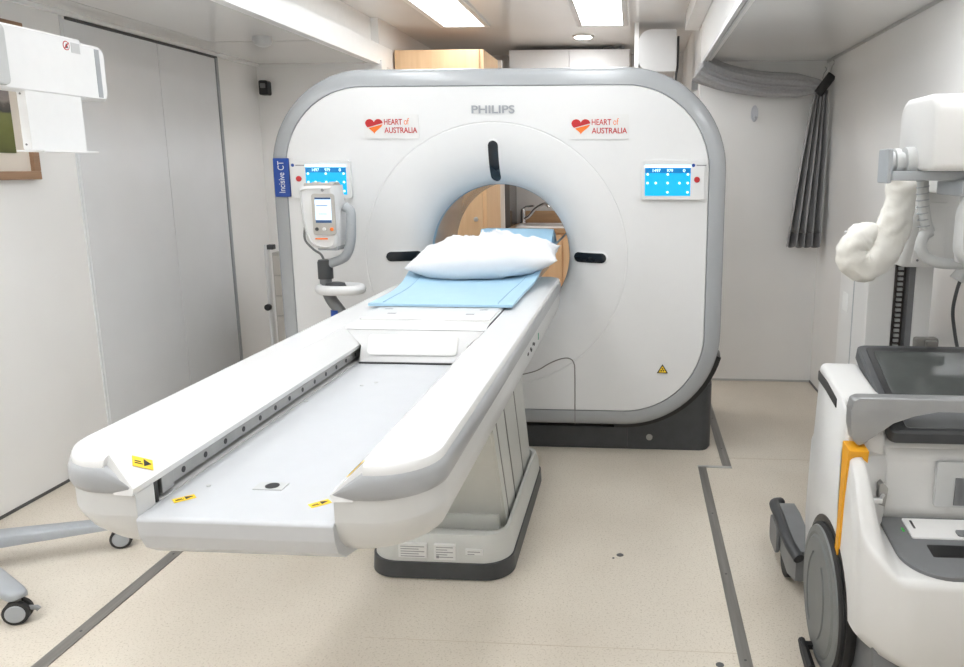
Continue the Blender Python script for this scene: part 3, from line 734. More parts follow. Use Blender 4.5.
part('pole_bracket', MB().box(-2.215, -2.175, 4.47, 4.51, .915, .945, .004), M['base'], dt)

# ================================================================== CUPBOARDS AND SINK beyond the scanner
wc = thing('tall_cupboard', 'tall maple wood cupboard behind the scanner', 'cupboard', (-1.375, 5.8, 0))
part('body', MB().box(-1.69, -1.06, 5.50, 6.10, .08, 2.21, .003), M['wood'], wc)
part('plinth', MB().box(-1.68, -1.07, 5.53, 6.09, 0, .08), M['base'], wc)
dd = part('door', MB().box(-1.685, -1.088, 5.48, 5.50, .09, 2.205, .003), M['wood'], wc)
part('knob', MB().lathe((-1.135, 5.48, 1.038), (0, -1, 0), ((0, .008), (.012, .008), (.018, .017), (.028, .015), (.032, .006))), M['alu'], dd)
part('edge_strip', MB().box(-1.06, -1.03, 6.06, 6.1, .08, 2.21, .002), M['white'], wc)
sc_ = thing('sink_cabinet', 'low maple cabinet under the sink, seen through the scanner bore', 'cupboard', (-.65, 6.62, 0))
part('body', MB().box(-1.04, .30, 6.37, 6.93, .08, .868), M['wood'], sc_)
part('plinth', MB().box(-1.03, .29, 6.40, 6.93, 0, .08), M['base'], sc_)
for k in range(3):
    dd = part('door', MB().box(-1.035 + k * .445, -.60 + k * .445, 6.352, 6.37, .10, .855, .002), M['wood'], sc_)
    part('knob', MB().lathe((-.65 + k * .445, 6.352, .77), (0, -1, 0), ((0, .007), (.01, .007), (.016, .014), (.024, .012), (.026, .005))), M['alu'], dd)
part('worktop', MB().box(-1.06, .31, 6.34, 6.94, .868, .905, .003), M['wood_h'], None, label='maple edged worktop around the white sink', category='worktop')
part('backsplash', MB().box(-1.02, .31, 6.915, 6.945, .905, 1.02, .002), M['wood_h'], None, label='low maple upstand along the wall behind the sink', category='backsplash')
part('sink', MB().loft([[(x, y, z) for x, y in rrect(-1.01 + i_, -.42 - i_, 6.42 + i_, 6.86 - i_, .05)] for z, i_ in ((.905, 0), (.917, .004), (.919, .02), (.912, .035), (.907, .05))]), M['steelsink'], None, label='white inset sink in the maple worktop', category='sink')
fc = thing('mixer_tap', 'chrome lever mixer tap with long spout over the sink', 'tap', (-.985, 6.80, .92))
part('body', MB().lathe((-.985, 6.80, .9195), (0, 0, 1), ((0, .032), (.01, .030), (.012, .024), (.10, .024), (.125, .018), (.13, .008))), M['chrome'], fc)
part('spout', MB().tube(bez([(-.985, 6.80, .955), (-.93, 6.75, .98), (-.86, 6.66, 1.05), (-.78, 6.58, 1.095), (-.74, 6.55, 1.09), (-.725, 6.54, 1.07)], 6), .014, 12), M['chrome'], fc)
part('lever', MB().tube([(-.985, 6.80, 1.045), (-.955, 6.77, 1.065), (-.88, 6.72, 1.075)], .009, 10), M['chrome'], fc)
part('splash_panel', MB().box(-1.165, -1.065, 6.55, 6.94, 0, 1.75, .003), M['panelgrey'], None, label='dark grey glossy panel between the tall cupboard and the sink', category='panel')
oc = thing('overhead_cupboard', 'white overhead cupboard just above the scanner, under the ceiling', 'cupboard', (-.53, 6.6, 1.62))
part('body', MB().box(-1.03, -.05, 6.42, 6.945, 1.62, 2.335, .003), M['white'], oc)
for k in range(2): part('door', MB().box(-1.025 + k * .488, -.545 + k * .488, 6.402, 6.42, 1.625, 2.333, .003), M['white'], oc)
part('loose_cable', MB().tube(bez([(-.28, 6.45, 2.342), (-.26, 6.45, 2.357), (-.20, 6.45, 2.358), (-.17, 6.45, 2.345), (-.12, 6.45, 2.36), (-.10, 6.45, 2.342)], 6), .006, 8), M['midgrey'], None, label='thin dark cable loop lying on top of the white overhead cupboard', category='cable')
wb = thing('wall_unit', 'white rounded wall unit above the right shoulder of the scanner', 'wall unit', (.16, 5.6, 2.03))
part('housing', MB().prism(rrect(.01, .268, 2.045, 2.318, [.09, .01, .01, .09], 8), 'y', 5.45, 5.75, .006), M['gantry'], wb)
part('mounting_rail', MB().box(-.015, .015, 5.48, 5.78, 1.9, ZC, .002).box(.268, .283, 5.6, 5.78, 1.9, 2.30), M['trim'], wb)
part('drain_pipe', MB().tube(bez([(.283, 5.5, 2.28), (.283, 5.5, 2.1), (.278, 5.5, 2.06), (.272, 5.5, 2.0), (.272, 5.5, 1.75)], 5), .008, 8), M['base'], wb)
part('wall_socket', MB().box(.36, .398, 5.2, 5.26, 1.90, 1.96, .004), M['midgrey'], None, label='small dark fitting on the return wall right of the white wall unit', category='fitting')

# ================================================================== SMALL WALL FITTINGS
ms = thing('motion_sensor', 'small black motion sensor high in the left back corner', 'sensor', (-2.48, 5.17, 1.88))
part('body', MB().prism(rrect(-2.515, -2.455, 1.88, 1.975, .012, 4), 'y', 5.14, 5.20, .006), M['black'], ms)
part('lens', MB().prism(rrect(-2.503, -2.468, 1.925, 1.955, .004, 3), 'y', 5.135, 5.142), M['midgrey'], ms)
part('ceiling_sensor', MB().lathe((-1.99, 4.15, ZL), (0, 0, -1), ((0, .05), (.02, .05), (.04, .04), (.05, .02))), M['lightgrey'], None, label='small grey sensor dome under the low left ceiling', category='sensor')
hk = thing('wall_hook', 'small white oval hook on the back wall, right of the scanner', 'hook', (.742, 5.0, 1.68))
part('plate', MB().prism([(.742 + .022 * math.cos(2 * PI * k / 24), 1.735 + .05 * math.sin(2 * PI * k / 24)) for k in range(24)], 'y', 4.998, 5.02, .004), M['hookw'], hk)
part('peg', MB().tube(bez([(.742, 5.0, 1.72), (.742, 4.975, 1.70), (.742, 4.96, 1.715)], 5), .008, 8), M['hookw'], hk)

# ================================================================== PICTURE
pf = thing('framed_picture', 'landscape painting in a brown wooden frame on the left wall', 'picture', (LX + .02, 2.72, 1.36))
y0, y1, z0, z1 = 2.18, 3.145, 1.352, 1.985
w = .035
part('frame', MB().box(LX, LX + .03, y0, y1, z0, z0 + w, .003).box(LX, LX + .03, y0, y1, z1 - w, z1, .003).box(LX, LX + .03, y0, y0 + w, z0 + w, z1 - w, .003).box(LX, LX + .03, y1 - w, y1, z0 + w, z1 - w, .003), M['frame_wood'], pf)
part('mount', MB().box(LX + .004, LX + .012, y0 + w, y1 - w, z0 + w, z1 - w), M['mount'], pf)
part('painting', MB().box(LX + .012, LX + .016, y0 + .12, y1 - .105, z0 + .108, z1 - .125), M['painting'], pf)

# ================================================================== MONITOR STAND at the left edge
PX = -1.95
st = thing('display_stand', 'white display unit on a grey wheeled stand at the left edge', 'display stand', (-2.38, 2.31, 0))
part('display_back', MB().loft([[(x, y, z) for y, z in rrect(2.02 + i_, 2.695 - i_, 1.643 + i_, 1.842 - i_, .010, 4)] for x, i_ in ((PX - .07, .004), (PX - .065, 0), (PX - .006, 0), (PX, .006))]), M['white'], st)
part('side_shell', MB().loft([[(x, y, z) for y, z in rrect(2.60 + i_, 2.830 - i_, 1.640 + i_, 1.836 - i_, .022, 5)] for x, i_ in ((PX - .085, .004), (PX - .08, 0), (PX - .026, 0), (PX - .012, .010))]), M['white'], st)
part('grey_strip', MB().box(PX - .016, PX - .0105, 2.772, 2.796, 1.654, 1.823, .001), M['cool'], st)
part('left_cap', MB().loft([[(x, y, z) for y, z in rrect(2.0 + i_, 2.345 - i_, 1.650 + i_, 1.836 - i_, .016, 5)] for x, i_ in ((PX - .10, .004), (PX - .004, 0), (PX + .012, .004), (PX + .016, .010))]), M['lightgrey'], st)
part('lower_plate', MB().box(PX - .036, PX - .004, 2.412, 2.668, 1.458, 1.66, .004), M['white'], st)
part('plate_lip', MB().box(PX - .06, PX + .035, 2.412, 2.672, 1.452, 1.458, .001), M['white'], st)
for z in (1.635, 1.475): part('bracket_screw', MB().cyl((PX - .022, 2.4125, z), (PX - .022, 2.4105, z), .0035, n=10), M['midgrey'], st)
sg = part('warning_sticker', MB().cyl((PX - .001, 2.617, 1.812), (PX + .0008, 2.617, 1.812), .0155, n=28), M['red'], st, label='small round red prohibition sticker')
part('sticker_face', MB().cyl((PX, 2.617, 1.812), (PX + .0012, 2.617, 1.812), .0125, n=28), M['white'], sg)
part('sticker_symbol', MB().prism([(2.610, 1.804), (2.624, 1.804), (2.622, 1.812), (2.617, 1.820), (2.612, 1.812)], 'x', PX + .001, PX + .0016), M['ink'], sg)
part('sticker_bar', MB().loft([[(PX + .0017, 2.617 + a * .011 + b_ * .0014, 1.812 + a * .011 - b_ * .0014) for a, b_ in ((-1, -1), (1, -1), (1, 1), (-1, 1))], [(PX + .0021, 2.617 + a * .011 + b_ * .0014, 1.812 + a * .011 - b_ * .0014) for a, b_ in ((-1, -1), (1, -1), (1, 1), (-1, 1))]]), M['red'], sg)
part('paper_label', MB().box(PX - .001, PX + .0008, 2.640, 2.682, 1.792, 1.826), mat('grey_label', (.55, .55, .55), .5, noise_amt=.03), st, label='small grey paper label')
part('pole', MB().cyl((-2.38, 2.31, .10), (-2.38, 2.31, 1.75), .03), M['lightgrey'], st)
part('pole_arm', MB().box(-2.39, PX - .09, 2.10, 2.16, 1.70, 1.76, .006).box(-2.41, -2.35, 2.10, 2.34, 1.70, 1.76, .006), M['lightgrey'], st)
part('hub', MB().lathe((-2.38, 2.31, .075), (0, 0, 1), ((0, .07), (.01, .08), (.045, .08), (.06, .055))), M['cool'], st)
def leg(x, y, ax):
    a, b_ = V((-2.38, 2.31, 0)), V((x, y, 0)); t_ = (b_ - a); L = t_.length; t_.normalize(); n_ = V((-t_.y, t_.x, 0)); loops = []
    for f, w_, z0_, z1_ in ((.05, .040, .080, .130), (.5, .036, .084, .120), (.93, .030, .086, .110), (.985, .026, .087, .108), (1.0, .014, .089, .105)):
        c = a + t_ * L * f
        loops.append([c + n_ * w_ + V((0, 0, z0_)), c + n_ * w_ + V((0, 0, z1_ - .006)), c + n_ * (w_ - .006) + V((0, 0, z1_)), c - n_ * (w_ - .006) + V((0, 0, z1_)), c - n_ * w_ + V((0, 0, z1_ - .006)), c - n_ * w_ + V((0, 0, z0_))])
    l_ = part('leg', MB().loft(loops), M['cool'], st, 50)
    c = b_ - t_ * .028; s_ = V((*ax, 0)).normalized(); r_ = V((-s_.y, s_.x, 0))
    part('caster_fork', MB().cyl((c.x, c.y, .088), (c.x, c.y, .06), .013).box(c.x - .016, c.x + .016, c.y - .016, c.y + .016, .050, .066, .004), M['midgrey'], l_)
    part('caster_wheel', MB().lathe(c + V((0, 0, .038)) - s_ * .022, s_, ((0, .028), (.003, .038), (.016, .038), (.018, .028), (.026, .028), (.028, .038), (.041, .038), (.044, .028)), 28), M['rubber'], l_)
    part('wheel_disc', MB().lathe(c + V((0, 0, .038)) + s_ * .0215, s_, ((0, .029), (.003, .026), (.004, .008))), M['cool'], l_)
    part('brake_tab', MB().tube([c + V((0, 0, .045)) + r_ * .03, c + V((0, 0, .042)) + r_ * .052, c + V((0, 0, .035)) + r_ * .058], .008, 8), M['midgrey'], l_)
leg(-1.88, 2.55, (.45, -1)); leg(-1.885, 2.035, (.35, -1)); leg(-2.47, 1.86, (1, -.2)); leg(-2.50, 2.48, (1, .2))

# ================================================================== CURTAIN
part('curtain_rail', MB().box(CR - .004, CR + .012, Y0, 4.94, 2.022, 2.046, .002).box(CR + .018, CR + .030, Y0, 4.94, 2.024, 2.05, .002), M['alu'], None, label='long chrome curtain rail along the edge of the low right ceiling', category='curtain rail')
cu = thing('curtain', 'grey curtain tied back in the corner of the right back wall', 'curtain', (1.05, 4.86, .92))
path = bez([(.385, 4.86, 2.0), (.43, 4.87, 1.975), (.55, 4.89, 1.935), (.75, 4.90, 1.898), (.93, 4.90, 1.888), (1.04, 4.89, 1.885), (1.115, 4.88, 1.888)], 8)
loops = []; Np = len(path)
for i, p in enumerate(path):
    f = i / (Np - 1)
    hh_ = .072 - .012 * f - .034 * max(0, f - .72) / .28; ww = .055
    tdir = (path[min(i + 1, Np - 1)] - path[max(i - 1, 0)]).normalized()
    up = V((0, -.25, 1)); up = (up - tdir * up.dot(tdir)).normalized(); sd = tdir.cross(up)
    L = []
    for k in range(72):
        a = 2 * PI * k / 72
        rr = 1 + .30 * math.sin(11 * a + 2.2 * f) * (.6 + .4 * math.sin(3 * a + 4 * f)) + .08 * math.sin(4 * a - 3 * f)
        L.append(p + up * math.sin(a) * hh_ * rr + sd * math.cos(a) * ww * rr)
    loops.append(L)
part('swag', MB().loft(loops), M['curtain'], cu, 180)
def drop(z0, z1, name, m_):
    rows = []; nz = 26
    for i in range(nz + 1):
        z = z1 + (z0 - z1) * i / nz
        f = (1.86 - z) / (1.86 - .915)
        xl = 1.075 - .132 * f ** .8; xr = 1.150 + .015 * min(1, f * 3)
        row = []
        for k in range(121):
            u = k / 120
            x = xl + (xr - xl) * (u + .012 * math.sin(u * 30))
            dep = .020 + .030 * min(1, f * 1.5)
            y = 4.86 - dep * math.sin(u * 2 * PI * 4.6 + .8 * math.sin(f * 2)) - .008 * math.sin(u * 41 + f * 3)
            zz = z + (.012 * math.sin(u * 2 * PI * 4.6) if i == nz and z0 < 1 else 0)
            row.append((x, y, zz))
        back = [(x, y + .006, z_) for x, y, z_ in row[::-1]]
        rows.append(row + back)
    return part(name, MB().loft(rows), m_, cu, 180)
drop(1.005, 1.86, 'drop', M['curtain'])
drop(.918, 1.0045, 'hem', M['curtain_hem'])
part('tie_strap', MB().tube([(1.085, 4.83, 1.835), (1.12, 4.83, 1.885), (1.165, 4.84, 1.945)], .013, 10, flat=2.2), M['black'], cu)
for x, z in ((1.115, 1.925), (1.16, 1.965)):
    part('hook', MB().tube(bez([(x, 4.86, z), (x + .008, 4.87, z + .03), (x + .022, 4.87, z + .055), (x + .012, 4.87, z + .07)], 4), .003, 6), M['steel'], cu)

# ================================================================== MOBILE X-RAY CART
xr = thing('mobile_xray_machine', 'white mobile X-ray machine with grey wheel and dark tilted screen at the right edge', 'X-ray machine', (.86, 2.2, 0))
XL, XR_ = .558, 1.135
# front housing
part('front_housing', MB().prism([(1.962, .25), (1.962, .70), (2.20, .735), (2.26, .72), (2.28, .60), (2.28, .30), (2.26, .25)], 'x', XL + .02, XR_ - .02, .02, 3), M['xwhite'], xr, 50)
for x0, x1 in ((XL, .665), (1.03, XR_)):
    part('side_pod', MB().prism([(1.95, .24), (1.95, .775), (2.02, .797), (2.235, .836), (2.265, .825), (2.282, .60), (2.29, .30), (2.27, .24)], 'x', x0, x1, .018, 3), M['xwhite'], xr, 50)
part('front_nose', MB().prism([(2.26, .16), (2.26, .60), (2.34, .592), (2.372, .56), (2.38, .30), (2.36, .16)], 'x', XL + .012, XR_ - .012, .016, 3), M['xwhite'], xr, 50)
part('column_base', MB().box(.76, 1.09, 2.34, 3.08, .08, .26, .02), M['xgrey'], xr)
# rear housing
def rear_sec(x):
    t_ = min(x - XL, XR_ - x); r = .115
    yn = 1.665 + (r - math.sqrt(max(0, r * r - max(0, r - t_) ** 2)))
    k = max(0, min(1, (t_ - .028) / .055)); k = k * k * (3 - 2 * k)
    dr = .012 * (1 - min(1, t_ / .014)) ** 2
    sh = [(1.665, .478), (1.70, .490), (1.735, .508), (1.765, .535), (1.80, .585), (1.84, .640), (1.87, .668), (1.895, .678), (1.975, .684)]
    def top(y):
        z = sh[-1][1]
        for (a, za), (b_, zb_) in zip(sh, sh[1:]):
            if a <= y <= b_: z = za + (zb_ - za) * (y - a) / (b_ - a); break
        zt = .490 - .03 * max(0, 1.93 - y) / .25
        z = z * (1 - k) + min(z, zt) * k - dr
        f = max(0, 1 - (y - yn) / .022)
        return z - .020 * (1 - math.sqrt(max(0, 1 - f * f)))
    kb = max(0, min(1, t_ / .12)); zb = .262 - .045 * kb
    L = [(x, 1.975, zb)]
    for i in range(25):
        f = i / 24; f = 1 - (1 - f) ** 1.6
        y = 1.975 + (yn - 1.975) * f
        L.append((x, y, top(y)))
    L += [(x, yn, .36), (x, yn + .004, zb + .03), (x, yn + .02, zb)]
    return L
xs = [0, .002, .006, .012, .02, .028, .036, .044, .052, .06, .068, .076, .084, .092, .10, .108, .116, .124]
loops = [rear_sec(XL + a) for a in xs] + [rear_sec(XR_ - a) for a in xs[::-1]]
part('rear_housing', MB().loft(loops), M['xwhite'], xr, 60)
part('chassis', MB().prism([(1.76, .07), (1.70, .20), (1.72, .30), (2.30, .30), (2.34, .07)], 'x', XL + .03, XR_ - .03, .01), M['xgrey'], xr)
# console block
part('console_block', MB().prism([(1.975, .47), (1.945, .485), (1.935, .515), (1.948, .655), (1.965, .685), (2.05, .715), (2.05, .47)], 'x', .662, 1.075, .012, 3), M['xwhite'], xr, 50)
rid = [(1.985, .683), (1.895, .676), (1.868, .664), (1.84, .638), (1.80, .583), (1.755, .525)]
blk = [(1.985, .688), (1.953, .660), (1.944, .620), (1.940, .570), (1.937, .530), (1.934, .492)]
part('console_shoulder', MB().loft([[(.586, y, z - .001) for y, z in rid] + [(.586, 1.985, .49)], [(.666, y, z) for y, z in blk] + [(.666, 1.985, .48)]]), M['xwhite'], xr)
cpn = part('status_display', MB().prism(rrect(.790, 1.0, .530, .655, .008, 3), 'y', 1.928, 1.942, .002), M['lightgrey'], xr)
part('display_window', MB().box(.838, .985, 1.924, 1.930, .538, .612), M['xgrey'], cpn)
ks = part('key_switch', MB().prism([(.632, .555), (.650, .548), (.655, .598), (.640, .615), (.632, .605)], 'y', 1.880, 1.905, .002), M['steel'], xr)
part('key', MB().tube([(.645, 1.885, .580), (.630, 1.860, .578)], .005, 8).box(.603, .633, 1.848, 1.860, .570, .584, .003), M['alu'], ks, label='metal key in the switch')
# tray inset
tp = MB().loft([[(x, y, (.4965 - .03 * (1.93 - y) / .25) + dz) for x, y in rrect(.650 + i_, 1.06 - i_, 1.680 + i_, 1.930 - i_, [.10, .10, .012, .012], 8)] for dz, i_ in ((-.012, 0), (.002, 0), (.004, .003))])
tp = part('tray_panel', tp, M['xgrey'], xr)
def slab(name, x0, x1, y0, y1, h0, h1, m_, label=None):
    f = lambda y: .4965 - .03 * (1.93 - y) / .25
    return part(name, MB().loft([[(x, y, f(y) + h) for x, y in rrect(x0, x1, y0, y1, .005, 3)] for h in (h0, h1)]), m_, tp, label=label)
slab('white_flap', .705, 1.03, 1.830, 1.915, .003, .008, M['white'])
slab('flap_catch', .82, .85, 1.838, 1.862, .007, .012, M['midgrey'])
slab('flap_mark', .722, .726, 1.870, 1.905, .0078, .0084, M['greyink'])
slab('slot', .73, .90, 1.755, 1.805, .0035, .0046, M['black'])
slab('side_slot', .85, .93, 1.70, 1.74, .0035, .0046, M['black'])
slab('status_lamp', .692, .696, 1.86, 1.875, .0035, .0055, mat('green_lamp', (.1, .5, .12), .4, emit=.4))
# amber stripe
part('amber_stripe', MB().prism([(1.945, .33), (1.925, .42), (1.915, .56), (1.893, .672), (1.885, .694), (1.950, .700), (1.946, .56), (1.953, .42), (1.968, .32)], 'x', XL - .006, XL + .045, .003), M['xyellow'], xr)
part('side_grille', MB().prism([(2.05, .755), (2.05, .782), (2.16, .800), (2.262, .806), (2.262, .776), (2.16, .772)], 'x', XL - .003, XL + .02, .003), M['black'], xr)
# big wheels
def wheel(x, s_):
    o = part('drive_wheel', MB().lathe((x, 2.035, .205), (s_, 0, 0), ((-.05, .15), (-.05, .19), (-.042, .198), (-.012, .198), (-.004, .193), (-.001, .176), (-.004, .168), (.002, .160), (.005, .12), (.006, .05), (.005, .001)), 56), M['wheelg'], xr, 30)
    part('tyre', MB().lathe((x, 2.035, .205), (s_, 0, 0), ((-.06, .150), (-.06, .202), (-.054, .2045), (-.014, .2045), (-.009, .199), (-.009, .150)), 56), M['rubber'], o)
    mb = MB()
    for a0, a1, r in ((-60, 60, .125), (120, 240, .125)):
        mb.tube([(x + s_ * .0055, 2.035 + r * .75 * math.cos(math.radians(a)), .205 + r * math.sin(math.radians(a))) for a in range(a0, a1 + 1, 10)], .003, 6)
    part('hub_rib', mb, M['xgrey'], o)
wheel(.534, -1); wheel(1.172, 1)
part('wheel_arch', MB().lathe((.570, 2.035, .208), (-1, 0, 0), ((0, .222), (.0145, .222), (.0145, .19), (0, .19)), 48), M['black'], xr)
# front outriggers with casters
for s_, x in ((1, .545), (-1, 1.165)):
    def osec(y, a0, a1, z0, z1, e=.012): return [(x + s_ * a, y, z) for a, z in ((a0, z0), (a0, z1 - e), (a0 + e, z1), (a1, z1), (a1, z0))]
    o = part('outrigger', MB().loft([osec(2.36, .0, .06, .06, .165), osec(2.42, -.014, .06, .055, .178), osec(2.60, -.016, .06, .075, .19), osec(2.70, -.014, .06, .085, .18), osec(2.74, 0, .06, .10, .16)]), M['midgrey'], xr, 40)
    part('bumper_pad', MB().tube(bez([(x + s_ * .004, 2.34, .150), (x - s_ * .016, 2.42, .172), (x - s_ * .018, 2.58, .186), (x - s_ * .012, 2.70, .176), (x + s_ * .02, 2.755, .160)], 6), .019, 12, flat=.9), M['base'], o)
    part('caster_wheel', MB().lathe((x - s_ * .012, 2.50, .06), (-s_, 0, 0), ((-.03, .05), (-.03, .058), (-.004, .058), (0, .05)), 32), M['rubber'], o)
    part('caster_cover', MB().prism(rrect(2.545, 2.68, .05, .155, .03, 4), 'x', x - s_ * .030, x - s_ * .016, .004), M['xgrey'], o)
part('cable_guard', MB().tube([(.512, 2.09, .024), (.511, 2.03, .022), (.509, 1.95, .022)], .016, 8, radii=[.011, .015, .016]).box(.505, .60, 2.05, 2.07, .02, .035), M['black'], xr)
# tilted screen
sd_ = V((0, 2.26 - 1.905, .888 - .742)); L_ = sd_.length; sd_.normalize(); nn = V((1, 0, 0)).cross(sd_)
def tl(x, a, h): return V((x, 1.905, .742)) + sd_ * a + nn * h
def tilted(x0, x1, a0, a1, h0, h1, r=.01):
    return MB().loft([[tl(x, a, h) for x, a in rrect(x0, x1, a0, a1, r, 4)] for h in (h0, h1)])
ts = part('screen', MB().loft([[tl(x, a, h) for x, a in rrect(.66 + i_, 1.10 - i_, 0 + i_, L_ - i_, .02, 5)] for h, i_ in ((-.045, .008), (-.038, 0), (-.006, 0), (0, .006))]), M['base'], xr, 40, label='dark tilted screen with wide bezel')
part('bezel_step', tilted(.682, 1.078, .115, L_ - .018, -.002, .002), M['black'], ts)
part('display_glass', tilted(.700, 1.06, .125, L_ - .040, .0015, .0035, .004), M['glass'], ts)
part('palm_rest', tilted(.70, 1.06, .015, .105, -.002, .002), M['xgrey'], ts)
part('screen_support', MB().box(.70, 1.07, 2.0, 2.22, .70, .80, .01), M['xgrey'], xr)
# push handle
HPoly = [(.556, .795), (.560, .822), (.575, .829), (1.13, .829), (1.148, .822), (1.152, .795), (1.150, .74), (1.135, .705), (1.125, .703), (1.110, .725), (1.075, .765), (1.03, .788), (.96, .796), (.77, .796), (.71, .788), (.66, .768), (.62, .735), (.596, .706), (.580, .700), (.566, .715), (.556, .75)]
part('push_handle', MB().prism([(x, z) for x, z in HPoly], 'y', 1.905, 1.950, .010, 3), M['xhandle'], xr, 50)
for x in (.592, 1.112): part('handle_bracket', MB().box(x - .028, x + .028, 1.945, 2.02, .69, .80, .012), M['xwhite'], xr)
part('handle_recess', MB().box(.615, .640, 1.945, 2.0, .722, .752, .008), M['black'], xr)
# column
cl = part('column', MB().box(.815, .905, 2.70, 3.06, .22, 1.16, .006).box(.975, 1.035, 2.70, 3.06, .22, 1.16, .006).box(.90, .98, 2.76, 3.06, .22, 1.16), M['xwhite'], xr)
part('column_seam', MB().box(.8135, .8150, 2.86, 2.868, .3, 1.12), M['cool'], cl)
part('column_channel', MB().box(.905, .975, 2.745, 2.76, .30, 1.15), M['rack'], cl)
part('channel_edge', MB().box(.955, .975, 2.705, 2.745, .3, 1.15), M['xgrey'], cl)
mb = MB()
for k in range(36): mb.box(.928, .945, 2.735, 2.746, .42 + k * .0185, .430 + k * .0185)
part('rack_teeth', mb, M['lightgrey'], cl)
part('column_plate', MB().box(.8125, .8150, 2.93, 3.0, .86, .93, .001), M['paper'], cl)
# carriage and arm
part('carriage', MB().prism([(.885, 1.075), (.935, 1.345), (1.07, 1.345), (1.07, 1.075)], 'y', 2.60, 2.71, .012, 3), M['xwhite'], xr, 50)
part('carriage_cover', MB().prism([(.915, 1.09), (.952, 1.29), (1.02, 1.29), (1.02, 1.09)], 'y', 2.592, 2.602, .004), M['xwhite'], xr)
part('carriage_screw', MB().cyl((.935, 2.592, 1.10), (.935, 2.589, 1.10), .004, n=10), M['midgrey'], xr)
part('support_arm', MB().box(.90, 1.06, 2.30, 2.64, 1.325, 1.385, .012), M['xwhite'], xr)
# tube head
part('tube_head', MB().loft([[(x, y, z) for y, z in rrect(2.085 + i_, 2.365 - i_, 1.392 + i_ * .5, 1.590 - i_, [.02, .03, .05, .05], 6)] for x, i_ in ((.770, .016), (.773, .007), (.780, 0), (1.10, 0), (1.12, .01))]), M['xwhite'], xr, 50)
part('head_rivets', MB().cyl((.778, 2.20, 1.44), (.774, 2.20, 1.44), .003, n=8).cyl((.778, 2.215, 1.436), (.774, 2.215, 1.436), .003, n=8).cyl((.778, 2.207, 1.43), (.774, 2.207, 1.43), .003, n=8), M['midgrey'], xr)
part('head_cradle', MB().box(.70, 1.12, 2.17, 2.26, 1.366, 1.392, .004).box(.688, .702, 2.18, 2.27, 1.358, 1.452, .005), M['cool'], xr)
part('pivot_disc', MB().lathe((.698, 2.23, 1.415), (1, 0, 0), ((-.004, .030), (.0, .036), (.012, .036), (.014, .030), (.018, .030), (.020, .038), (.034, .038), (.036, .028), (.046, .028), (.048, .042), (.075, .044), (.078, .036)), 32), M['lightgrey'], xr)
part('collimator', MB().box(.865, 1.08, 2.12, 2.30, 1.325, 1.368, .008), M['cool'], xr)
part('collimator_body', MB().box(.93, 1.08, 2.14, 2.30, 1.13, 1.33, .01), M['xwhite'], xr)
part('collimator_handle', MB().tube([(x, 2.13, z) for x, z in rrect(.878, 1.06, 1.145, 1.325, .05, 6)], .017, 10, closed=True, flat=1.5), M['lightgrey'], xr)
# cables
cb = part('ribbed_cable', MB().tube(bez([(.838, 2.33, 1.37), (.842, 2.33, 1.32), (.855, 2.33, 1.25), (.872, 2.34, 1.215)], 10), .016, 14), M['lightgrey'], xr)
mb = MB()
for k in range(8):
    z = 1.365 - k * .019; x = .8385 + (1.365 - z) ** 1.6 * .33
    mb.tube([(x + .0168 * math.cos(2 * PI * j / 16), 2.33 + .0168 * math.sin(2 * PI * j / 16), z + .003 * math.cos(2 * PI * j / 16)) for j in range(16)], .002, 6, closed=True)
part('cable_rib', mb, M['cool'], cb)
part('cable_loop', MB().tube(bez([(.875, 2.34, 1.215), (.855, 2.335, 1.20), (.850, 2.335, 1.165), (.875, 2.34, 1.135), (.92, 2.34, 1.12), (1.0, 2.34, 1.12)], 8), .0165, 14), M['lightgrey'], xr)
part('power_cable', MB().tube(bez([(1.09, 2.6, 1.06), (1.075, 2.6, 1.0), (1.068, 2.6, .93), (1.080, 2.6, .86), (1.095, 2.6, .80), (1.10, 2.58, .76)], 8), .006, 10), M['base'], xr)
part('cable_boot', MB().tube([(1.10, 2.6, 1.09), (1.07, 2.6, 1.035)], .02, 10, radii=[.016, .024]), M['lightgrey'], xr)
part('cable_clamp', MB().box(.832, .900, 2.262, 2.295, .82, .908, .008).box(.858, .892, 2.25, 2.27, .882, .902, .004), M['clamp'], xr)
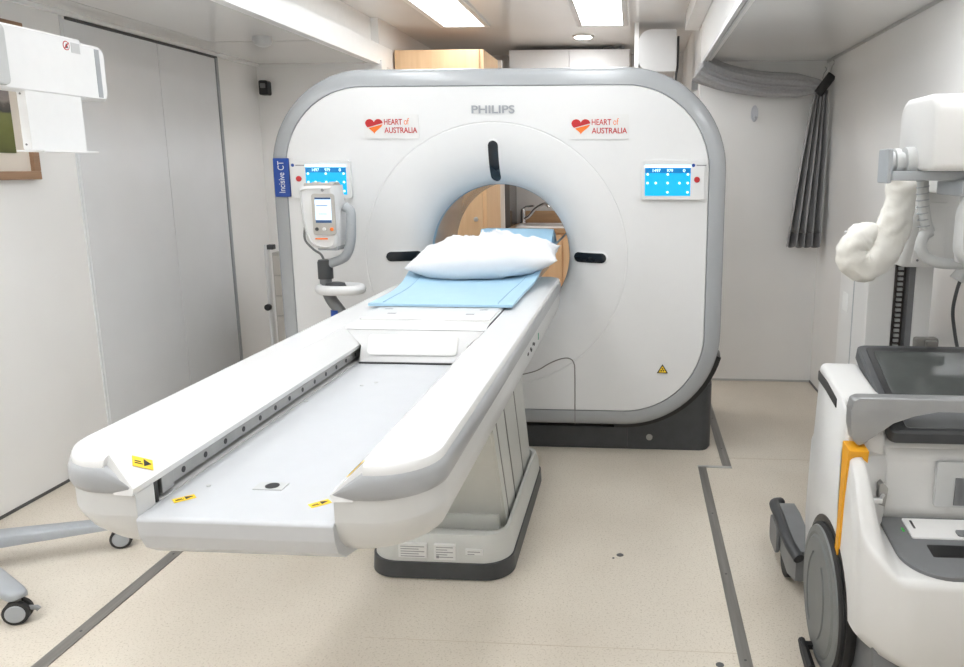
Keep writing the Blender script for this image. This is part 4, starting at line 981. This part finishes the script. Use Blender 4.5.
# hanging ivory cover
pth = bez([(.848, 2.52, 1.385), (.846, 2.52, 1.34), (.838, 2.52, 1.27), (.818, 2.51, 1.195), (.785, 2.50, 1.130), (.740, 2.49, 1.096), (.703, 2.485, 1.108), (.697, 2.49, 1.145), (.722, 2.50, 1.180), (.752, 2.51, 1.198), (.768, 2.53, 1.205)], 8)
radii = []
for i in range(len(pth)):
    f = i / (len(pth) - 1)
    radii.append(.044 + .008 * math.sin(f * PI) - .022 * max(0, f - .8) / .2 - .006 * max(0, .1 - f) / .1)
mb = MB().tube(pth, .05, 28, radii=radii, flat=.8)
mb.bm.verts.ensure_lookup_table()
for idx, v in enumerate(mb.bm.verts):
    i_, k_ = divmod(idx, 28)
    if i_ >= len(pth): break
    a_ = 2 * PI * k_ / 28
    q = V((i_ * .16 + 1.3 * math.cos(a_), 1.6 * math.sin(a_) + i_ * .05, 2))
    d_ = noise.noise(V((i_ * .12, math.cos(a_) * 1.2, math.sin(a_) * 1.2))) * .012 - abs(noise.noise(q * 1.6)) * .018 + .006
    nrm = v.co - pth[i_]
    if nrm.length > 1e-5: v.co = v.co + nrm.normalized() * d_ * min(1, (len(pth) - i_) / 30)
part('cloth_cover', mb, M['sleeve'], None, 180, label='ivory padded cloth sleeve hanging in a loop from the X-ray machine arm', category='cloth cover')

# ================================================================== CAMERA
F_, PXc, PYc, H = 765.0, 580.0, 315.0, 1.40
pitch, yaw = math.radians(10.8772), math.radians(4.0386)
cam = bpy.data.cameras.new('camera'); co = bpy.data.objects.new('camera', cam); C.objects.link(co)
co.location = (0, 0, H); co.rotation_euler = (PI / 2 - pitch, 0, yaw)
cam.sensor_width = 36; cam.lens = 36 * F_ / 964
cam.shift_x = (482 - PXc) / 964; cam.shift_y = (PYc - 333.5) / 964
cam.clip_start = .05
bpy.context.scene.camera = co

# ================================================================== WORLD / VIEW
wd_ = bpy.data.worlds.new('world'); bpy.context.scene.world = wd_; wd_.use_nodes = True
wd_.node_tree.nodes['Background'].inputs['Color'].default_value = (.9, .95, 1, 1)
wd_.node_tree.nodes['Background'].inputs['Strength'].default_value = .3
sc = bpy.context.scene
sc.view_settings.view_transform = 'Standard'; sc.view_settings.look = 'None'
sc.view_settings.gamma = 1; sc.view_settings.use_curve_mapping = False
sc.view_settings.exposure = 0.22
sc.cycles.max_bounces = 10; sc.cycles.diffuse_bounces = 8
